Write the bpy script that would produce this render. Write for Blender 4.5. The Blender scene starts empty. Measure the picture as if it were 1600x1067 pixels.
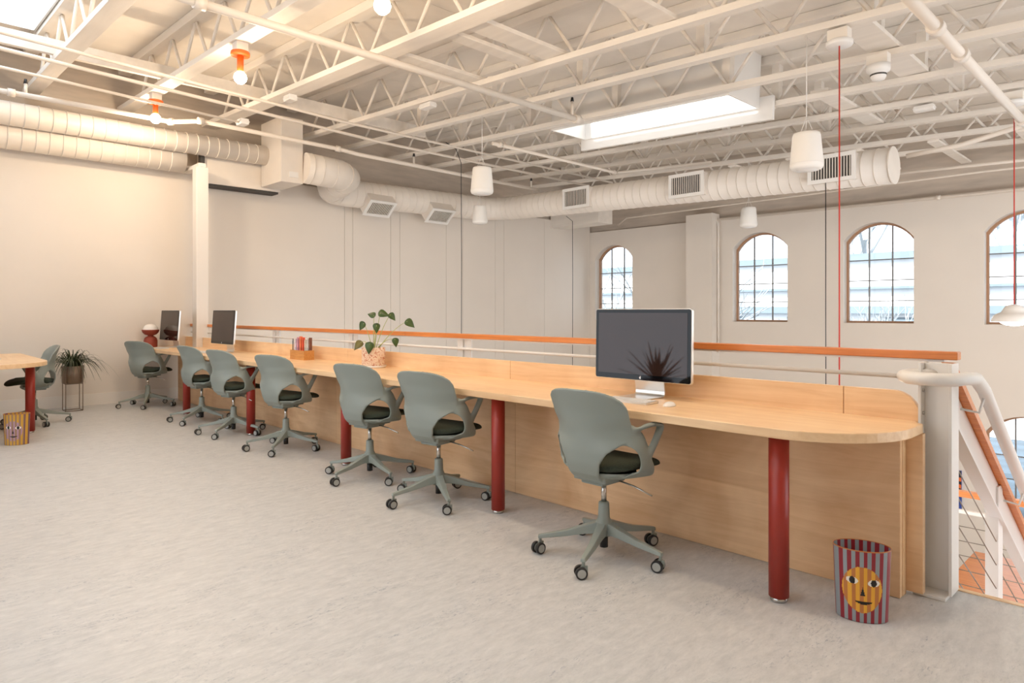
import bpy, bmesh, math, random
from mathutils import Vector, Matrix
random.seed(7)
S = bpy.context.scene
C = S.collection
PI = math.pi
V = Vector

# ------------------------------------------------------------------ camera, world, light, exposure
cam_d = bpy.data.cameras.new('camera')
cam_d.sensor_width = 36.0
cam_d.sensor_fit = 'HORIZONTAL'
cam_d.lens = 1050 / 1600 * 36
cam_d.shift_y = -0.0295
cam_d.clip_end = 300
cam = bpy.data.objects.new('camera', cam_d)
C.objects.link(cam)
cam.location = (0, 0, 1.24)
cam.rotation_euler = (PI / 2, 0, math.radians(45.72))
S.camera = cam

world = bpy.data.worlds.new('overcast_sky')
S.world = world
world.use_nodes = True
bg = world.node_tree.nodes['Background']
bg.inputs[0].default_value = (0.92, 0.955, 1.0, 1)
bg.inputs[1].default_value = 2.0

sun_d = bpy.data.lights.new('sun', 'SUN')
sun_d.energy = 9.0
sun_d.color = (1.0, 0.96, 0.9)
sun_d.angle = math.radians(3)
sun = bpy.data.objects.new('sun', sun_d)
C.objects.link(sun)
sun.rotation_euler = V((0.10, 0.63, -0.77)).to_track_quat('-Z', 'Y').to_euler()

S.view_settings.view_transform = 'Standard'
S.view_settings.look = 'None'
S.view_settings.gamma = 1
S.view_settings.use_curve_mapping = False
S.view_settings.exposure = 0.47
S.cycles.max_bounces = 9
S.cycles.diffuse_bounces = 5
S.cycles.glossy_bounces = 3
S.cycles.caustics_reflective = False
S.cycles.caustics_refractive = False
BULB_W = 40.0

# ------------------------------------------------------------------ materials
MATS = {}
def srgb(r, g, b):
    f = lambda c: (c / 255 / 12.92) if c / 255 <= 0.04045 else ((c / 255 + 0.055) / 1.055) ** 2.4
    return (f(r), f(g), f(b), 1)

def mat(name, col, rough=0.5, metal=0.0, var=0.0, scale=8.0, bump=0.0, bscale=60.0, emit=None, estr=0.0, spec=0.5, stretch=(1, 1, 1)):
    m = bpy.data.materials.new(name)
    m.use_nodes = True
    nt = m.node_tree
    p = nt.nodes['Principled BSDF']
    p.inputs['Base Color'].default_value = col
    p.inputs['Roughness'].default_value = rough
    p.inputs['Metallic'].default_value = metal
    p.inputs['Specular IOR Level'].default_value = spec
    if emit:
        p.inputs['Emission Color'].default_value = emit
        p.inputs['Emission Strength'].default_value = estr
    if var or bump:
        tc = nt.nodes.new('ShaderNodeTexCoord')
        mp = nt.nodes.new('ShaderNodeMapping')
        mp.inputs['Scale'].default_value = stretch
        nt.links.new(tc.outputs['Object'], mp.inputs['Vector'])
    if var:
        n = nt.nodes.new('ShaderNodeTexNoise')
        n.inputs['Scale'].default_value = scale
        n.inputs['Detail'].default_value = 5
        nt.links.new(mp.outputs[0], n.inputs['Vector'])
        r = nt.nodes.new('ShaderNodeValToRGB')
        r.color_ramp.elements[0].position = 0.3
        r.color_ramp.elements[1].position = 0.7
        r.color_ramp.elements[0].color = tuple(c * (1 - var) for c in col[:3]) + (1,)
        r.color_ramp.elements[1].color = tuple(min(1, c * (1 + var)) for c in col[:3]) + (1,)
        nt.links.new(n.outputs[0], r.inputs[0])
        nt.links.new(r.outputs[0], p.inputs['Base Color'])
    if bump:
        n2 = nt.nodes.new('ShaderNodeTexNoise')
        n2.inputs['Scale'].default_value = bscale
        n2.inputs['Detail'].default_value = 4
        nt.links.new(mp.outputs[0], n2.inputs['Vector'])
        b = nt.nodes.new('ShaderNodeBump')
        b.inputs['Strength'].default_value = bump
        b.inputs['Distance'].default_value = 0.01
        nt.links.new(n2.outputs[0], b.inputs['Height'])
        nt.links.new(b.outputs[0], p.inputs['Normal'])
    MATS[name] = m
    return m

def wood(name, light, dark, along=(0.6, 9, 9), rough=0.35, mottling=0.5):
    m = bpy.data.materials.new(name)
    m.use_nodes = True
    nt = m.node_tree
    p = nt.nodes['Principled BSDF']
    p.inputs['Roughness'].default_value = rough
    tc = nt.nodes.new('ShaderNodeTexCoord')
    mp = nt.nodes.new('ShaderNodeMapping')
    mp.inputs['Scale'].default_value = along
    nt.links.new(tc.outputs['Object'], mp.inputs['Vector'])
    n = nt.nodes.new('ShaderNodeTexNoise')
    n.inputs['Scale'].default_value = 2.2
    n.inputs['Detail'].default_value = 9
    n.inputs['Roughness'].default_value = 0.62
    n.inputs['Distortion'].default_value = 0.9
    nt.links.new(mp.outputs[0], n.inputs['Vector'])
    n2 = nt.nodes.new('ShaderNodeTexNoise')
    n2.inputs['Scale'].default_value = 1.7
    n2.inputs['Detail'].default_value = 3
    n2.inputs['Distortion'].default_value = 1.5
    nt.links.new(tc.outputs['Object'], n2.inputs['Vector'])
    mx = nt.nodes.new('ShaderNodeMix')
    mx.data_type = 'FLOAT'
    mx.inputs[0].default_value = mottling
    nt.links.new(n.outputs[0], mx.inputs[2])
    nt.links.new(n2.outputs[0], mx.inputs[3])
    r = nt.nodes.new('ShaderNodeValToRGB')
    r.color_ramp.elements[0].position = 0.33
    r.color_ramp.elements[1].position = 0.66
    r.color_ramp.elements[0].color = dark
    r.color_ramp.elements[1].color = light
    nt.links.new(mx.outputs[0], r.inputs[0])
    nt.links.new(r.outputs[0], p.inputs['Base Color'])
    MATS[name] = m
    return m

def floor_mat():
    m = bpy.data.materials.new('marbled_linoleum')
    m.use_nodes = True
    nt = m.node_tree
    p = nt.nodes['Principled BSDF']
    p.inputs['Roughness'].default_value = 0.42
    tc = nt.nodes.new('ShaderNodeTexCoord')
    mp = nt.nodes.new('ShaderNodeMapping')
    mp.inputs['Scale'].default_value = (3.0, 1.0, 1)
    mp.inputs['Rotation'].default_value = (0, 0, 0.10)
    nt.links.new(tc.outputs['Object'], mp.inputs['Vector'])
    def noise(sc, det, ro, dist, src):
        n = nt.nodes.new('ShaderNodeTexNoise')
        n.inputs['Scale'].default_value = sc
        n.inputs['Detail'].default_value = det
        n.inputs['Roughness'].default_value = ro
        n.inputs['Distortion'].default_value = dist
        nt.links.new(src, n.inputs['Vector'])
        return n
    def ramp(src, p0, c0, p1, c1):
        r = nt.nodes.new('ShaderNodeValToRGB')
        r.color_ramp.elements[0].position = p0
        r.color_ramp.elements[1].position = p1
        r.color_ramp.elements[0].color = c0
        r.color_ramp.elements[1].color = c1
        nt.links.new(src, r.inputs[0])
        return r
    a = noise(9.0, 12, 0.78, 0.3, mp.outputs[0])
    base = ramp(a.outputs[0], 0.30, FLOOR_A, 0.70, FLOOR_B)
    b = noise(20, 10, 0.82, 1.6, mp.outputs[0])
    veins = ramp(b.outputs[0], 0.54, (0, 0, 0, 1), 0.63, (1, 1, 1, 1))
    big = noise(1.9, 5, 0.65, 0.5, mp.outputs[0])
    patch = ramp(big.outputs[0], 0.47, (0.10, 0.10, 0.10, 1), 0.62, (1, 1, 1, 1))
    mul = nt.nodes.new('ShaderNodeMath')
    mul.operation = 'MULTIPLY'
    nt.links.new(veins.outputs[0], mul.inputs[0])
    nt.links.new(patch.outputs[0], mul.inputs[1])
    mul2 = nt.nodes.new('ShaderNodeMath')
    mul2.operation = 'MULTIPLY'
    mul2.inputs[1].default_value = 0.9
    nt.links.new(mul.outputs[0], mul2.inputs[0])
    mx = nt.nodes.new('ShaderNodeMix')
    mx.data_type = 'RGBA'
    mx.inputs[7].default_value = FLOOR_V
    nt.links.new(mul2.outputs[0], mx.inputs[0])
    nt.links.new(base.outputs[0], mx.inputs[6])
    nt.links.new(mx.outputs[2], p.inputs['Base Color'])
    MATS['floor'] = m
FLOOR_A = srgb(176, 177, 177)
FLOOR_B = srgb(208, 207, 205)
FLOOR_V = srgb(92, 108, 130)
floor_mat()

def glass_mat():
    m = bpy.data.materials.new('window_glass')
    m.use_nodes = True
    nt = m.node_tree
    nt.nodes.clear()
    o = nt.nodes.new('ShaderNodeOutputMaterial')
    t = nt.nodes.new('ShaderNodeBsdfTransparent')
    t.inputs[0].default_value = (0.96, 0.98, 1, 1)
    g = nt.nodes.new('ShaderNodeBsdfGlossy')
    g.inputs['Roughness'].default_value = 0.02
    f = nt.nodes.new('ShaderNodeFresnel')
    f.inputs[0].default_value = 1.35
    mx = nt.nodes.new('ShaderNodeMixShader')
    nt.links.new(f.outputs[0], mx.inputs[0])
    nt.links.new(t.outputs[0], mx.inputs[1])
    nt.links.new(g.outputs[0], mx.inputs[2])
    nt.links.new(mx.outputs[0], o.inputs[0])
    MATS['glass'] = m
glass_mat()

def opal_mat():
    m = bpy.data.materials.new('opal_skylight'); m.use_nodes = True
    nt = m.node_tree; nt.nodes.clear()
    o = nt.nodes.new('ShaderNodeOutputMaterial'); t = nt.nodes.new('ShaderNodeBsdfTranslucent'); t.inputs[0].default_value = (.85, .9, .95, 1)
    nt.links.new(t.outputs[0], o.inputs[0]); MATS['opal'] = m
opal_mat()
mat('wall', (0.735, 0.672, 0.60, 1), 0.6, var=0.02, scale=1.5)
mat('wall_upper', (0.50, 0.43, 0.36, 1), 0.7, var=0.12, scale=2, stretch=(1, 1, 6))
mat('trim', (0.76, 0.72, 0.67, 1), 0.45)
mat('ceil', (0.80, 0.745, 0.675, 1), 0.6, var=0.06, scale=3, bump=0.1, bscale=25, stretch=(0.4, 3, 3))
mat('deck', (0.79, 0.735, 0.665, 1), 0.7, var=0.05, scale=2.5)
mat('duct', (0.77, 0.71, 0.64, 1), 0.45, var=0.03, scale=4)
mat('pipe', (0.77, 0.70, 0.62, 1), 0.4)
mat('white', (0.80, 0.78, 0.75, 1), 0.4)
mat('speaker', (0.84, 0.82, 0.78, 1), 0.45)
mat('steel_white', (0.74, 0.72, 0.69, 1), 0.35)
mat('black', (0.012, 0.012, 0.013, 1), 0.4)
mat('grille_dark', (0.05, 0.045, 0.04, 1), 0.7)
mat('shell', srgb(138, 146, 140), 0.42)
mat('pad', srgb(48, 56, 44), 0.9, var=0.25, scale=120, bump=0.4, bscale=350)
mat('chrome', (0.55, 0.53, 0.5, 1), 0.22, metal=1)
mat('wheel_grey', srgb(165, 166, 162), 0.45)
mat('red', srgb(152, 44, 32), 0.38)
mat('red_cord', srgb(190, 45, 32), 0.5)
mat('terracotta', srgb(140, 58, 40), 0.6)
mat('orange', srgb(226, 110, 38), 0.45)
mat('alu', (0.78, 0.77, 0.75, 1), 0.3, metal=0.85)
mat('screen', (0.030, 0.016, 0.013, 1), 0.03, spec=0.45)
mat('bezel', (0.005, 0.005, 0.006, 1), 0.05, spec=0.3)
mat('key', (0.82, 0.80, 0.77, 1), 0.4)
mat('leaf', srgb(62, 84, 36), 0.4, var=0.35, scale=14)
mat('leaf_b', srgb(104, 96, 40), 0.4, var=0.35, scale=14)
mat('stem', srgb(176, 180, 110), 0.5)
mat('grass', srgb(52, 62, 36), 0.5, var=0.4, scale=9)
mat('soil', (0.03, 0.02, 0.015, 1), 0.95)
mat('bronze', srgb(128, 108, 92), 0.4, metal=0.35)
mat('cable', (0.30, 0.26, 0.22, 1), 0.3, metal=0.9)
mat('bulb', (1, 0.9, 0.75, 1), 0.3, emit=(1.0, 0.80, 0.52, 1), estr=22)
mat('globe', (0.85, 0.82, 0.78, 1), 0.25)
mat('lampglow', (1, 1, 1, 1), 0.3, emit=(1, 0.93, 0.82, 1), estr=7)
mat('lamp_shade', (0.83, 0.80, 0.76, 1), 0.15)
mat('ground', srgb(66, 82, 94), 0.8, var=0.35, scale=0.6, stretch=(0.3, 3, 1))
mat('lower_floor', srgb(190, 180, 168), 0.5, var=0.06, scale=2)
mat('bldg', (0.88, 0.88, 0.88, 1), 0.7)
mat('bldg_trim', srgb(116, 130, 138), 0.6)
mat('hazed_bark', srgb(158, 166, 170), 0.8)  # outdoor haze and glare put into the pale bark colour
mat('window_wood', srgb(172, 132, 102), 0.5)
mat('mullion', srgb(120, 118, 116), 0.5)
wood('maple', srgb(246, 214, 172), srgb(220, 178, 132), (0.6, 9, 9), 0.33, 0.4)
wood('maple_panel', srgb(240, 204, 162), srgb(208, 164, 120), (0.7, 6, 9), 0.40, 0.55)
wood('fir', srgb(226, 146, 78), srgb(194, 108, 48), (0.7, 26, 26), 0.32, 0.15)
wood('boxwood', srgb(214, 158, 92), srgb(186, 124, 62), (3, 30, 30), 0.4, 0.2)

# ------------------------------------------------------------------ geometry helpers
def bx(bm, x0, x1, y0, y1, z0, z1, M=None):
    vs = [bm.verts.new(V(p) if M is None else M @ V(p)) for p in
          ((x0, y0, z0), (x1, y0, z0), (x1, y1, z0), (x0, y1, z0), (x0, y0, z1), (x1, y0, z1), (x1, y1, z1), (x0, y1, z1))]
    for f in ((3, 2, 1, 0), (4, 5, 6, 7), (0, 1, 5, 4), (1, 2, 6, 5), (2, 3, 7, 6), (3, 0, 4, 7)):
        bm.faces.new([vs[i] for i in f])

def frame(d, up=V((0, 0, 1))):
    d = d.normalized()
    if abs(d.dot(up)) > 0.98:
        up = V((0, 1, 0))
    a = d.cross(up).normalized()
    b = a.cross(d).normalized()
    return a, b

def cyl(bm, p0, p1, r0, r1=None, seg=12, caps=True):
    p0, p1 = V(p0), V(p1)
    r1 = r0 if r1 is None else r1
    a, b = frame(p1 - p0)
    A, B = [], []
    for i in range(seg):
        t = 2 * PI * i / seg
        o = a * math.cos(t) + b * math.sin(t)
        A.append(bm.verts.new(p0 + o * r0))
        B.append(bm.verts.new(p1 + o * r1))
    for i in range(seg):
        j = (i + 1) % seg
        f = bm.faces.new((A[i], A[j], B[j], B[i]))
        f.smooth = True
    if caps:
        bm.faces.new(A[::-1])
        bm.faces.new(B)

def tube(bm, pts, r, seg=10, flat=None, caps=True):
    """sweep a circle (or an ellipse: r=(ra, rb) with 'flat' the direction of ra) along pts"""
    pts = [V(p) for p in pts]
    rings = []
    n = len(pts)
    prev = None
    for k, p in enumerate(pts):
        d = (pts[min(k + 1, n - 1)] - pts[max(k - 1, 0)]).normalized()
        if flat is not None:
            fl = V(flat[k]) if isinstance(flat, list) else V(flat)
            a = (fl - d * fl.dot(d)).normalized()
            b = d.cross(a)
        else:
            a = frame(d)[0] if prev is None else (prev - d * prev.dot(d)).normalized()
            b = d.cross(a)
            prev = a
        rr = r[k] if isinstance(r, list) else r
        ra, rb = rr if isinstance(rr, tuple) else (rr, rr)
        rings.append([bm.verts.new(p + a * ra * math.cos(2 * PI * i / seg) + b * rb * math.sin(2 * PI * i / seg)) for i in range(seg)])
    for k in range(n - 1):
        for i in range(seg):
            j = (i + 1) % seg
            f = bm.faces.new((rings[k][i], rings[k][j], rings[k + 1][j], rings[k + 1][i]))
            f.smooth = True
    if caps:
        bm.faces.new(rings[0][::-1])
        bm.faces.new(rings[-1])

def lathe(bm, prof, seg=24, c=(0, 0, 0), sx=1.0, sy=1.0, closed_ends=True):
    rings = []
    for r, z in prof:
        if r < 1e-5:
            rings.append([bm.verts.new((c[0], c[1], c[2] + z))])
        else:
            rings.append([bm.verts.new((c[0] + r * sx * math.cos(2 * PI * i / seg), c[1] + r * sy * math.sin(2 * PI * i / seg), c[2] + z)) for i in range(seg)])
    for a, b in zip(rings, rings[1:]):
        for i in range(seg):
            j = (i + 1) % seg
            if len(a) == 1 and len(b) == 1:
                continue
            if len(a) == 1:
                f = bm.faces.new((a[0], b[j], b[i]))
            elif len(b) == 1:
                f = bm.faces.new((a[i], a[j], b[0]))
            else:
                f = bm.faces.new((a[i], a[j], b[j], b[i]))
            f.smooth = True

def prism(bm, poly, lo, hi, axis='z'):
    def pt(u, v, w):
        return (u, v, w) if axis == 'z' else ((u, w, v) if axis == 'y' else (w, u, v))
    A = [bm.verts.new(pt(u, v, lo)) for u, v in poly]
    B = [bm.verts.new(pt(u, v, hi)) for u, v in poly]
    n = len(poly)
    for i in range(n):
        j = (i + 1) % n
        bm.faces.new((A[i], A[j], B[j], B[i]))
    bm.faces.new(A[::-1])
    bm.faces.new(B)

def arc(cx, cy, r, a0, a1, n=8):
    return [(cx + r * math.cos(a0 + (a1 - a0) * i / n), cy + r * math.sin(a0 + (a1 - a0) * i / n)) for i in range(n + 1)]

def NB():
    return bmesh.new()

def mesh_of(bm, name, m):
    bmesh.ops.recalc_face_normals(bm, faces=bm.faces)
    me = bpy.data.meshes.new(name)
    bm.to_mesh(me)
    bm.free()
    for q in (m if isinstance(m, (list, tuple)) else [m]):
        me.materials.append(MATS[q])
    return me

def tag(o, label=None, cat=None, group=None, kind=None):
    if label: o['label'] = label
    if cat: o['category'] = cat
    if group: o['group'] = group
    if kind: o['kind'] = kind
    return o

def link(name, data, parent=None, loc=(0, 0, 0), rot=(0, 0, 0)):
    o = bpy.data.objects.new(name, data)
    C.objects.link(o)
    o.parent = parent
    o.location = loc
    o.rotation_euler = rot
    return o

def obj(name, bm, m, parent=None, loc=(0, 0, 0), rot=(0, 0, 0), bevel=0.0, label=None):
    o = link(name, mesh_of(bm, name, m), parent, loc, rot)
    if bevel:
        b = o.modifiers.new('bevel', 'BEVEL')
        b.width = bevel
        b.segments = 2
        b.limit_method = 'ANGLE'
    if label: o['label'] = label
    return o

def thing(name, label, cat, loc=(0, 0, 0), rotz=0.0, group=None):
    o = link(name, None, None, loc, (0, 0, rotz))
    o.empty_display_size = 0.1
    return tag(o, label, cat, group)

def struct(name, bm, m, label, cat='structure'):
    o = obj(name, bm, m)
    tag(o, label, cat, kind='structure')
    return o

def copy_tree(o, parent=None):
    c = o.copy()
    C.objects.link(c)
    c.parent = parent
    for ch in list(o.children):
        copy_tree(ch, c)
    return c

# ------------------------------------------------------------------ the setting
XW = -10.24      # left wall
YW = 12.6        # window wall
SLOPE = -0.042
ZR = 3.94        # underside of roof trusses at the left wall
def roofz(x): return ZR + SLOPE * (x - XW)
LOWZ = -3.2

b = NB(); bx(b, XW, 2.5, -3.0, 3.50, -0.35, 0.0)
o = struct('floor', b, 'floor', 'pale grey-beige marbled linoleum floor of the mezzanine', 'floor')
b = NB(); bx(b, -0.76, 2.5, 3.50, 3.53, -0.35, 0.004)
struct('trim_1', b, 'maple', 'thin wooden nosing along the open floor edge by the stair', 'trim')
b = NB(); bx(b, XW, 6.0, 3.0, YW, LOWZ - 0.1, LOWZ)
struct('floor_lower', b, 'lower_floor', 'pale floor of the storey below seen past the stair', 'floor')

# left wall: backing plus panels with joints
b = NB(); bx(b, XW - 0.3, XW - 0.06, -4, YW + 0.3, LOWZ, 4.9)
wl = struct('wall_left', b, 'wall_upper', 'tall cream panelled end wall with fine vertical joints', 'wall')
ys = [-4.0, 3.55, 5.98, 6.14, 6.92, 7.12, 8.2, 8.62, 9.5, 9.75, 11.0, YW]
for y0, y1 in zip(ys, ys[1:]):
    b = NB(); bx(b, XW - 0.06, XW, y0 + 0.003, y1 - 0.003, LOWZ, 3.30)
    obj('panel', b, 'wall', wl)
b = NB(); bx(b, XW, XW + 0.014, -4, 3.5, 0.0, 0.15)
struct('baseboard_left', b, 'trim', 'low cream baseboard along the end wall', 'baseboard')
b = NB(); bx(b, XW - 0.06, XW + 0.035, -4, 3.5, 3.28, 3.34)
struct('trim_2', b, 'trim', 'cream ledge capping the end wall under the duct', 'trim')

BW = [(-9.9, -8.05, 1.1, 2, 'narrow rectangular window added out of view behind the viewer for daylight'), (-7.8, -5.2, 0.1, 1, 'tall single-pane window added out of view to brighten the near screen reflection'), (-4.9, -1.2, 1.1, 3, 'broad rectangular window added out of view behind the viewer for daylight')]  # unseen windows added to let daylight in and give the near screen a bright reflection
BZ1 = 3.8
b = NB()
xs = [XW - 0.3] + [q for w_ in BW for q in w_[:2]] + [2.7]
for i in range(0, len(xs), 2):
    bx(b, xs[i], xs[i + 1], -3.2, -3.0, LOWZ, 4.9)
for x0, x1, z0, nn, lb in BW:
    bx(b, x0, x1, -3.2, -3.0, LOWZ, z0); bx(b, x0, x1, -3.2, -3.0, BZ1, 4.9)
struct('wall_back', b, 'wall', 'plain cream wall behind the viewer with three added windows', 'wall')
for i, (x0, x1, z0, nn, lb) in enumerate(BW):
    w = tag(link('window_%d' % (13 + i), None, None, (x0, -3.15, z0)), lb, 'window', kind='structure')
    st_ = (x1 - x0) / nn
    for k in range(nn + 1):
        b = NB(); bx(b, k * st_ - .025, k * st_ + .025, 0, .06, 0, BZ1 - z0); obj('mullion', b, 'mullion', w)
        if k < nn:
            b = NB(); bx(b, k * st_ + .025, (k + 1) * st_ - .025, .02, .026, 0, BZ1 - z0); obj('pane', b, 'glass', w)
b = NB(); bx(b, 2.5, 2.7, -3.0, 3.5, -0.35, 4.9)
struct('wall_right', b, 'wall', 'plain cream wall beyond the right edge of the picture', 'wall')

# window wall with arched openings
WINX = [(-10.08, -9.01), (-6.57, -5.46), (-4.455, -3.34), (-2.365, -1.25), (-0.26, 0.85)]
def arch_pts(x0, x1, spring, top, n=14):
    hw = (x1 - x0) / 2
    rise = top - spring
    R = (hw * hw + rise * rise) / (2 * rise)
    cx, cz = (x0 + x1) / 2, top - R
    a = math.asin(hw / R)
    return [(cx + R * math.sin(-a + 2 * a * i / n), cz + R * math.cos(-a + 2 * a * i / n)) for i in range(n + 1)]
def wall_windows():
    b = NB()
    y0, y1 = YW, YW + 0.28
    xs = [XW]
    for w in WINX: xs += list(w)
    xs.append(6.0)
    for i in range(0, len(xs), 2):
        bx(b, xs[i], xs[i + 1], y0, y1, LOWZ, 3.12)
    for (xa, xb) in WINX:
        for sill, spring, top, zlo, zhi in ((-2.1, -0.65, -0.35, LOWZ, 0.3), (1.035, 2.48, 2.78, 0.3, 3.12)):
            bx(b, xa, xb, y0, y1, zlo, sill)
            P = arch_pts(xa, xb, spring, top)
            for (u0, v0), (u1, v1) in zip(P, P[1:]):
                prism(b, [(u0, v0), (u1, v1), (u1, zhi), (u0, zhi)], y0, y1, 'y')
    return b
struct('wall_windows', wall_windows(), 'wall', 'long cream wall pierced by arched windows', 'wall')
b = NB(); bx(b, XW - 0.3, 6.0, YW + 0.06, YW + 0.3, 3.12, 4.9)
struct('wall_windows_upper', b, 'wall_upper', 'recessed grey-brown strip of wall above the arched windows', 'wall')
b = NB(); bx(b, -7.45, -6.86, 12.30, YW, LOWZ, 3.22)
struct('trim_3', b, 'wall', 'square cream pilaster between the first two arched windows', 'pilaster')

def window(n, xa, xb, sill, spring, top, label):
    w = tag(link('window_%d' % n, None, None, (xa, YW + 0.16, sill)), label, 'window', kind='structure')
    W = xb - xa
    P = arch_pts(0, W, spring - sill, top - sill)
    fr = 0.035
    # frame
    b = NB()
    out = [(0, 0)] + P + [(W, 0)]
    inn = [(fr, fr)] + [(W / 2 + (x - W / 2) * (1 - 2 * fr / W), z - fr) for x, z in P] + [(W - fr, fr)]
    n_ = len(out)
    for i in range(n_):
        j = (i + 1) % n_
        prism(b, [out[i], out[j], inn[j], inn[i]], 0, 0.06, 'y')
    obj('frame', b, 'window_wood', w)
    zt = lambda x: (spring - sill) if False else None
    hw = W / 2
    rise = top - spring
    R = (hw * hw + rise * rise) / (2 * rise)
    czz = top - sill - R
    topat = lambda x: czz + math.sqrt(max(0, R * R - (x - hw) ** 2)) - fr
    xs = [fr, W / 3, 2 * W / 3, W - fr]
    Hs = spring - sill
    zs = [fr, Hs * 0.25 + 0.01, Hs * 0.5 + 0.02, Hs * 0.75 + 0.03]
    zs = [fr, 0.385, 0.745, 1.105] if Hs > 1.3 else zs
    for x in xs[1:3]:
        b = NB(); bx(b, x - 0.009, x + 0.009, 0.01, 0.045, fr, topat(x))
        obj('muntin', b, 'mullion', w)
    for z in zs[1:]:
        b = NB(); bx(b, fr, W - fr, 0.012, 0.043, z - 0.008, z + 0.008)
        obj('muntin', b, 'mullion', w)
    for i in range(3):
        for k in range(4):
            x0, x1 = xs[i] + (0.009 if i else 0), xs[i + 1] - (0.009 if i < 2 else 0)
            z0 = zs[k] + (0.008 if k else 0)
            b = NB()
            if k < 3:
                bx(b, x0, x1, 0.025, 0.031, z0, zs[k + 1] - 0.008)
            else:
                pts = [(x0 + (x1 - x0) * q / 6) for q in range(7)]
                prism(b, [(x1, z0), (x0, z0)] + [(x, max(z0 + 0.02, topat(x))) for x in pts], 0.025, 0.031, 'y')
            obj('pane', b, 'glass', w)
wl_labels = ['arched twelve-pane window next to the end wall corner, bare tree outside',
             'arched twelve-pane window right of the square pilaster',
             'arched twelve-pane window beyond the long red cord, second from the pilaster',
             'arched window behind the glowing white pendant lamp']
for i in range(4):
    window(i + 1, *WINX[i], 1.035, 2.48, 2.78, wl_labels[i])
window(5, *WINX[3], -2.1, -0.65, -0.35, 'arched lower-storey window low at the right edge, past the stair handrail')

for k, i in enumerate((0, 1, 2, 4)):
    window(6 + k, *WINX[i], -2.1, -0.65, -0.35, 'arched lower-storey window, %s, hidden below the mezzanine' % ('nearest the corner', 'right of the pilaster', 'third from the corner', 'outermost')[k])
window(10, *WINX[4], 1.035, 2.48, 2.78, 'arched window beyond the right edge of the picture')

# roof deck: panels between trusses, openings for the skylights
TY = [0.55, 1.55, 2.6, 3.72, 5.0, 5.85, 6.85, 7.78, 8.7, 9.65, 10.65, 11.6]
ANG = math.atan(-SLOPE)
ceil_root = tag(link('ceiling', None, None, (XW, 0, ZR), (0, ANG, 0)), 'white painted timber roof deck above the trusses', 'ceiling', kind='structure')
SKY = [(3.94, 6.57, 6.95, 7.64), (0.9, 4.3, 0.65, 1.45), (6.0, 9.4, 0.65, 1.45), (6.0, 9.4, -1.4, -0.6)]   # x from wall, y range
rows = [-3.2, -2.6, -1.4, -0.6, 0.55, 0.65, 1.45, 2.6, 3.72, 5.0, 5.85, 6.95, 7.64, 8.7, 9.65, 10.65, 11.6, YW + 0.3]
DZ = 0.60
for y0, y1 in zip(rows, rows[1:]):
    cuts = [-0.3, 2.4, 4.8, 7.2, 9.6, 12.0, 14.4]
    holes = [(s[0], s[1]) for s in SKY if s[2] - 0.01 <= y0 and y1 <= s[3] + 0.01]
    segs = []
    for a, c in zip(cuts, cuts[1:]):
        parts = [(a, c)]
        for h0, h1 in holes:
            new = []
            for p0, p1 in parts:
                if h1 <= p0 or h0 >= p1:
                    new.append((p0, p1))
                else:
                    if h0 > p0: new.append((p0, h0))
                    if h1 < p1: new.append((h1, p1))
            parts = new
        segs += parts
    for a, c in segs:
        b = NB(); bx(b, a + 0.002, c - 0.002, y0 + 0.002, y1 - 0.002, DZ, DZ + 0.03)
        obj('deck_panel', b, 'deck', ceil_root)
sky_labels = ['bright white skylight shaft boxed in between two trusses', 'skylight opening over the left end of the desk', 'skylight opening above the near floor', 'skylight opening in the roof behind the near floor']
for (a, c, y0, y1), lb, drop in zip(SKY, sky_labels, (-0.02, 0.55, 0.55, 0.55)):
    k = tag(link('skylight_shaft', None, None, (XW, 0, ZR), (0, ANG, 0)), lb, 'skylight')
    top = 0.82
    for q in ((a - 0.02, a, y0, y1), (c, c + 0.02, y0, y1), (a - 0.02, c + 0.02, y0 - 0.02, y0), (a - 0.02, c + 0.02, y1, y1 + 0.02)):
        b = NB(); bx(b, q[0], q[1], q[2], q[3], drop, top)
        obj('side_board', b, 'white', k)
    b = NB(); bx(b, a - 0.02, c + 0.02, y0 - 0.02, y1 + 0.02, top, top + 0.006)
    obj('glazing', b, 'glass' if drop < 0 else 'opal', k)

# steel column through the desk
b = NB(); bx(b, -0.08, 0.08, -0.08, 0.08, 0, 3.22); bx(b, -0.58, 0.08, -0.05, 0.05, 3.22, 3.275)
o = obj('steel_column', b, 'trim', None, (-9.65, 3.40, 0.0), bevel=0.006)
tag(o, 'square cream steel column rising through the desk near the end wall', 'column')

# ------------------------------------------------------------------ trusses
def truss_label(i):
    special = {0: 'nearest white timber roof truss, at the top left corner', 1: 'white roof truss second from the top left corner, broad bottom chord',
               2: 'white roof truss that carries the three orange bulb holders', 3: 'broad white roof truss just beyond the bulbs, boards resting on it'}
    n = {4: 'eighth', 5: 'seventh', 6: 'sixth', 7: 'fifth', 8: 'fourth', 9: 'third', 10: 'second', 11: 'first'}
    return special.get(i) or 'white timber roof truss with tube webs, %s counted from the arched-window wall' % n[i]
LEN = 11.9
H = 0.50
web_me = {}
def web_mesh(up):
    if up not in web_me:
        b = NB()
        dx = 0.36
        cyl(b, (0, 0, 0.05), (dx if up else -dx, 0, H + 0.02), 0.018, seg=8)
        web_me[up] = mesh_of(b, 'web_tube', 'ceil')
    return web_me[up]
post_b = NB(); bx(post_b, -0.045, 0.045, -0.05, 0.05, 0.06, H)
post_me = mesh_of(post_b, 'post', 'ceil')
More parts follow.
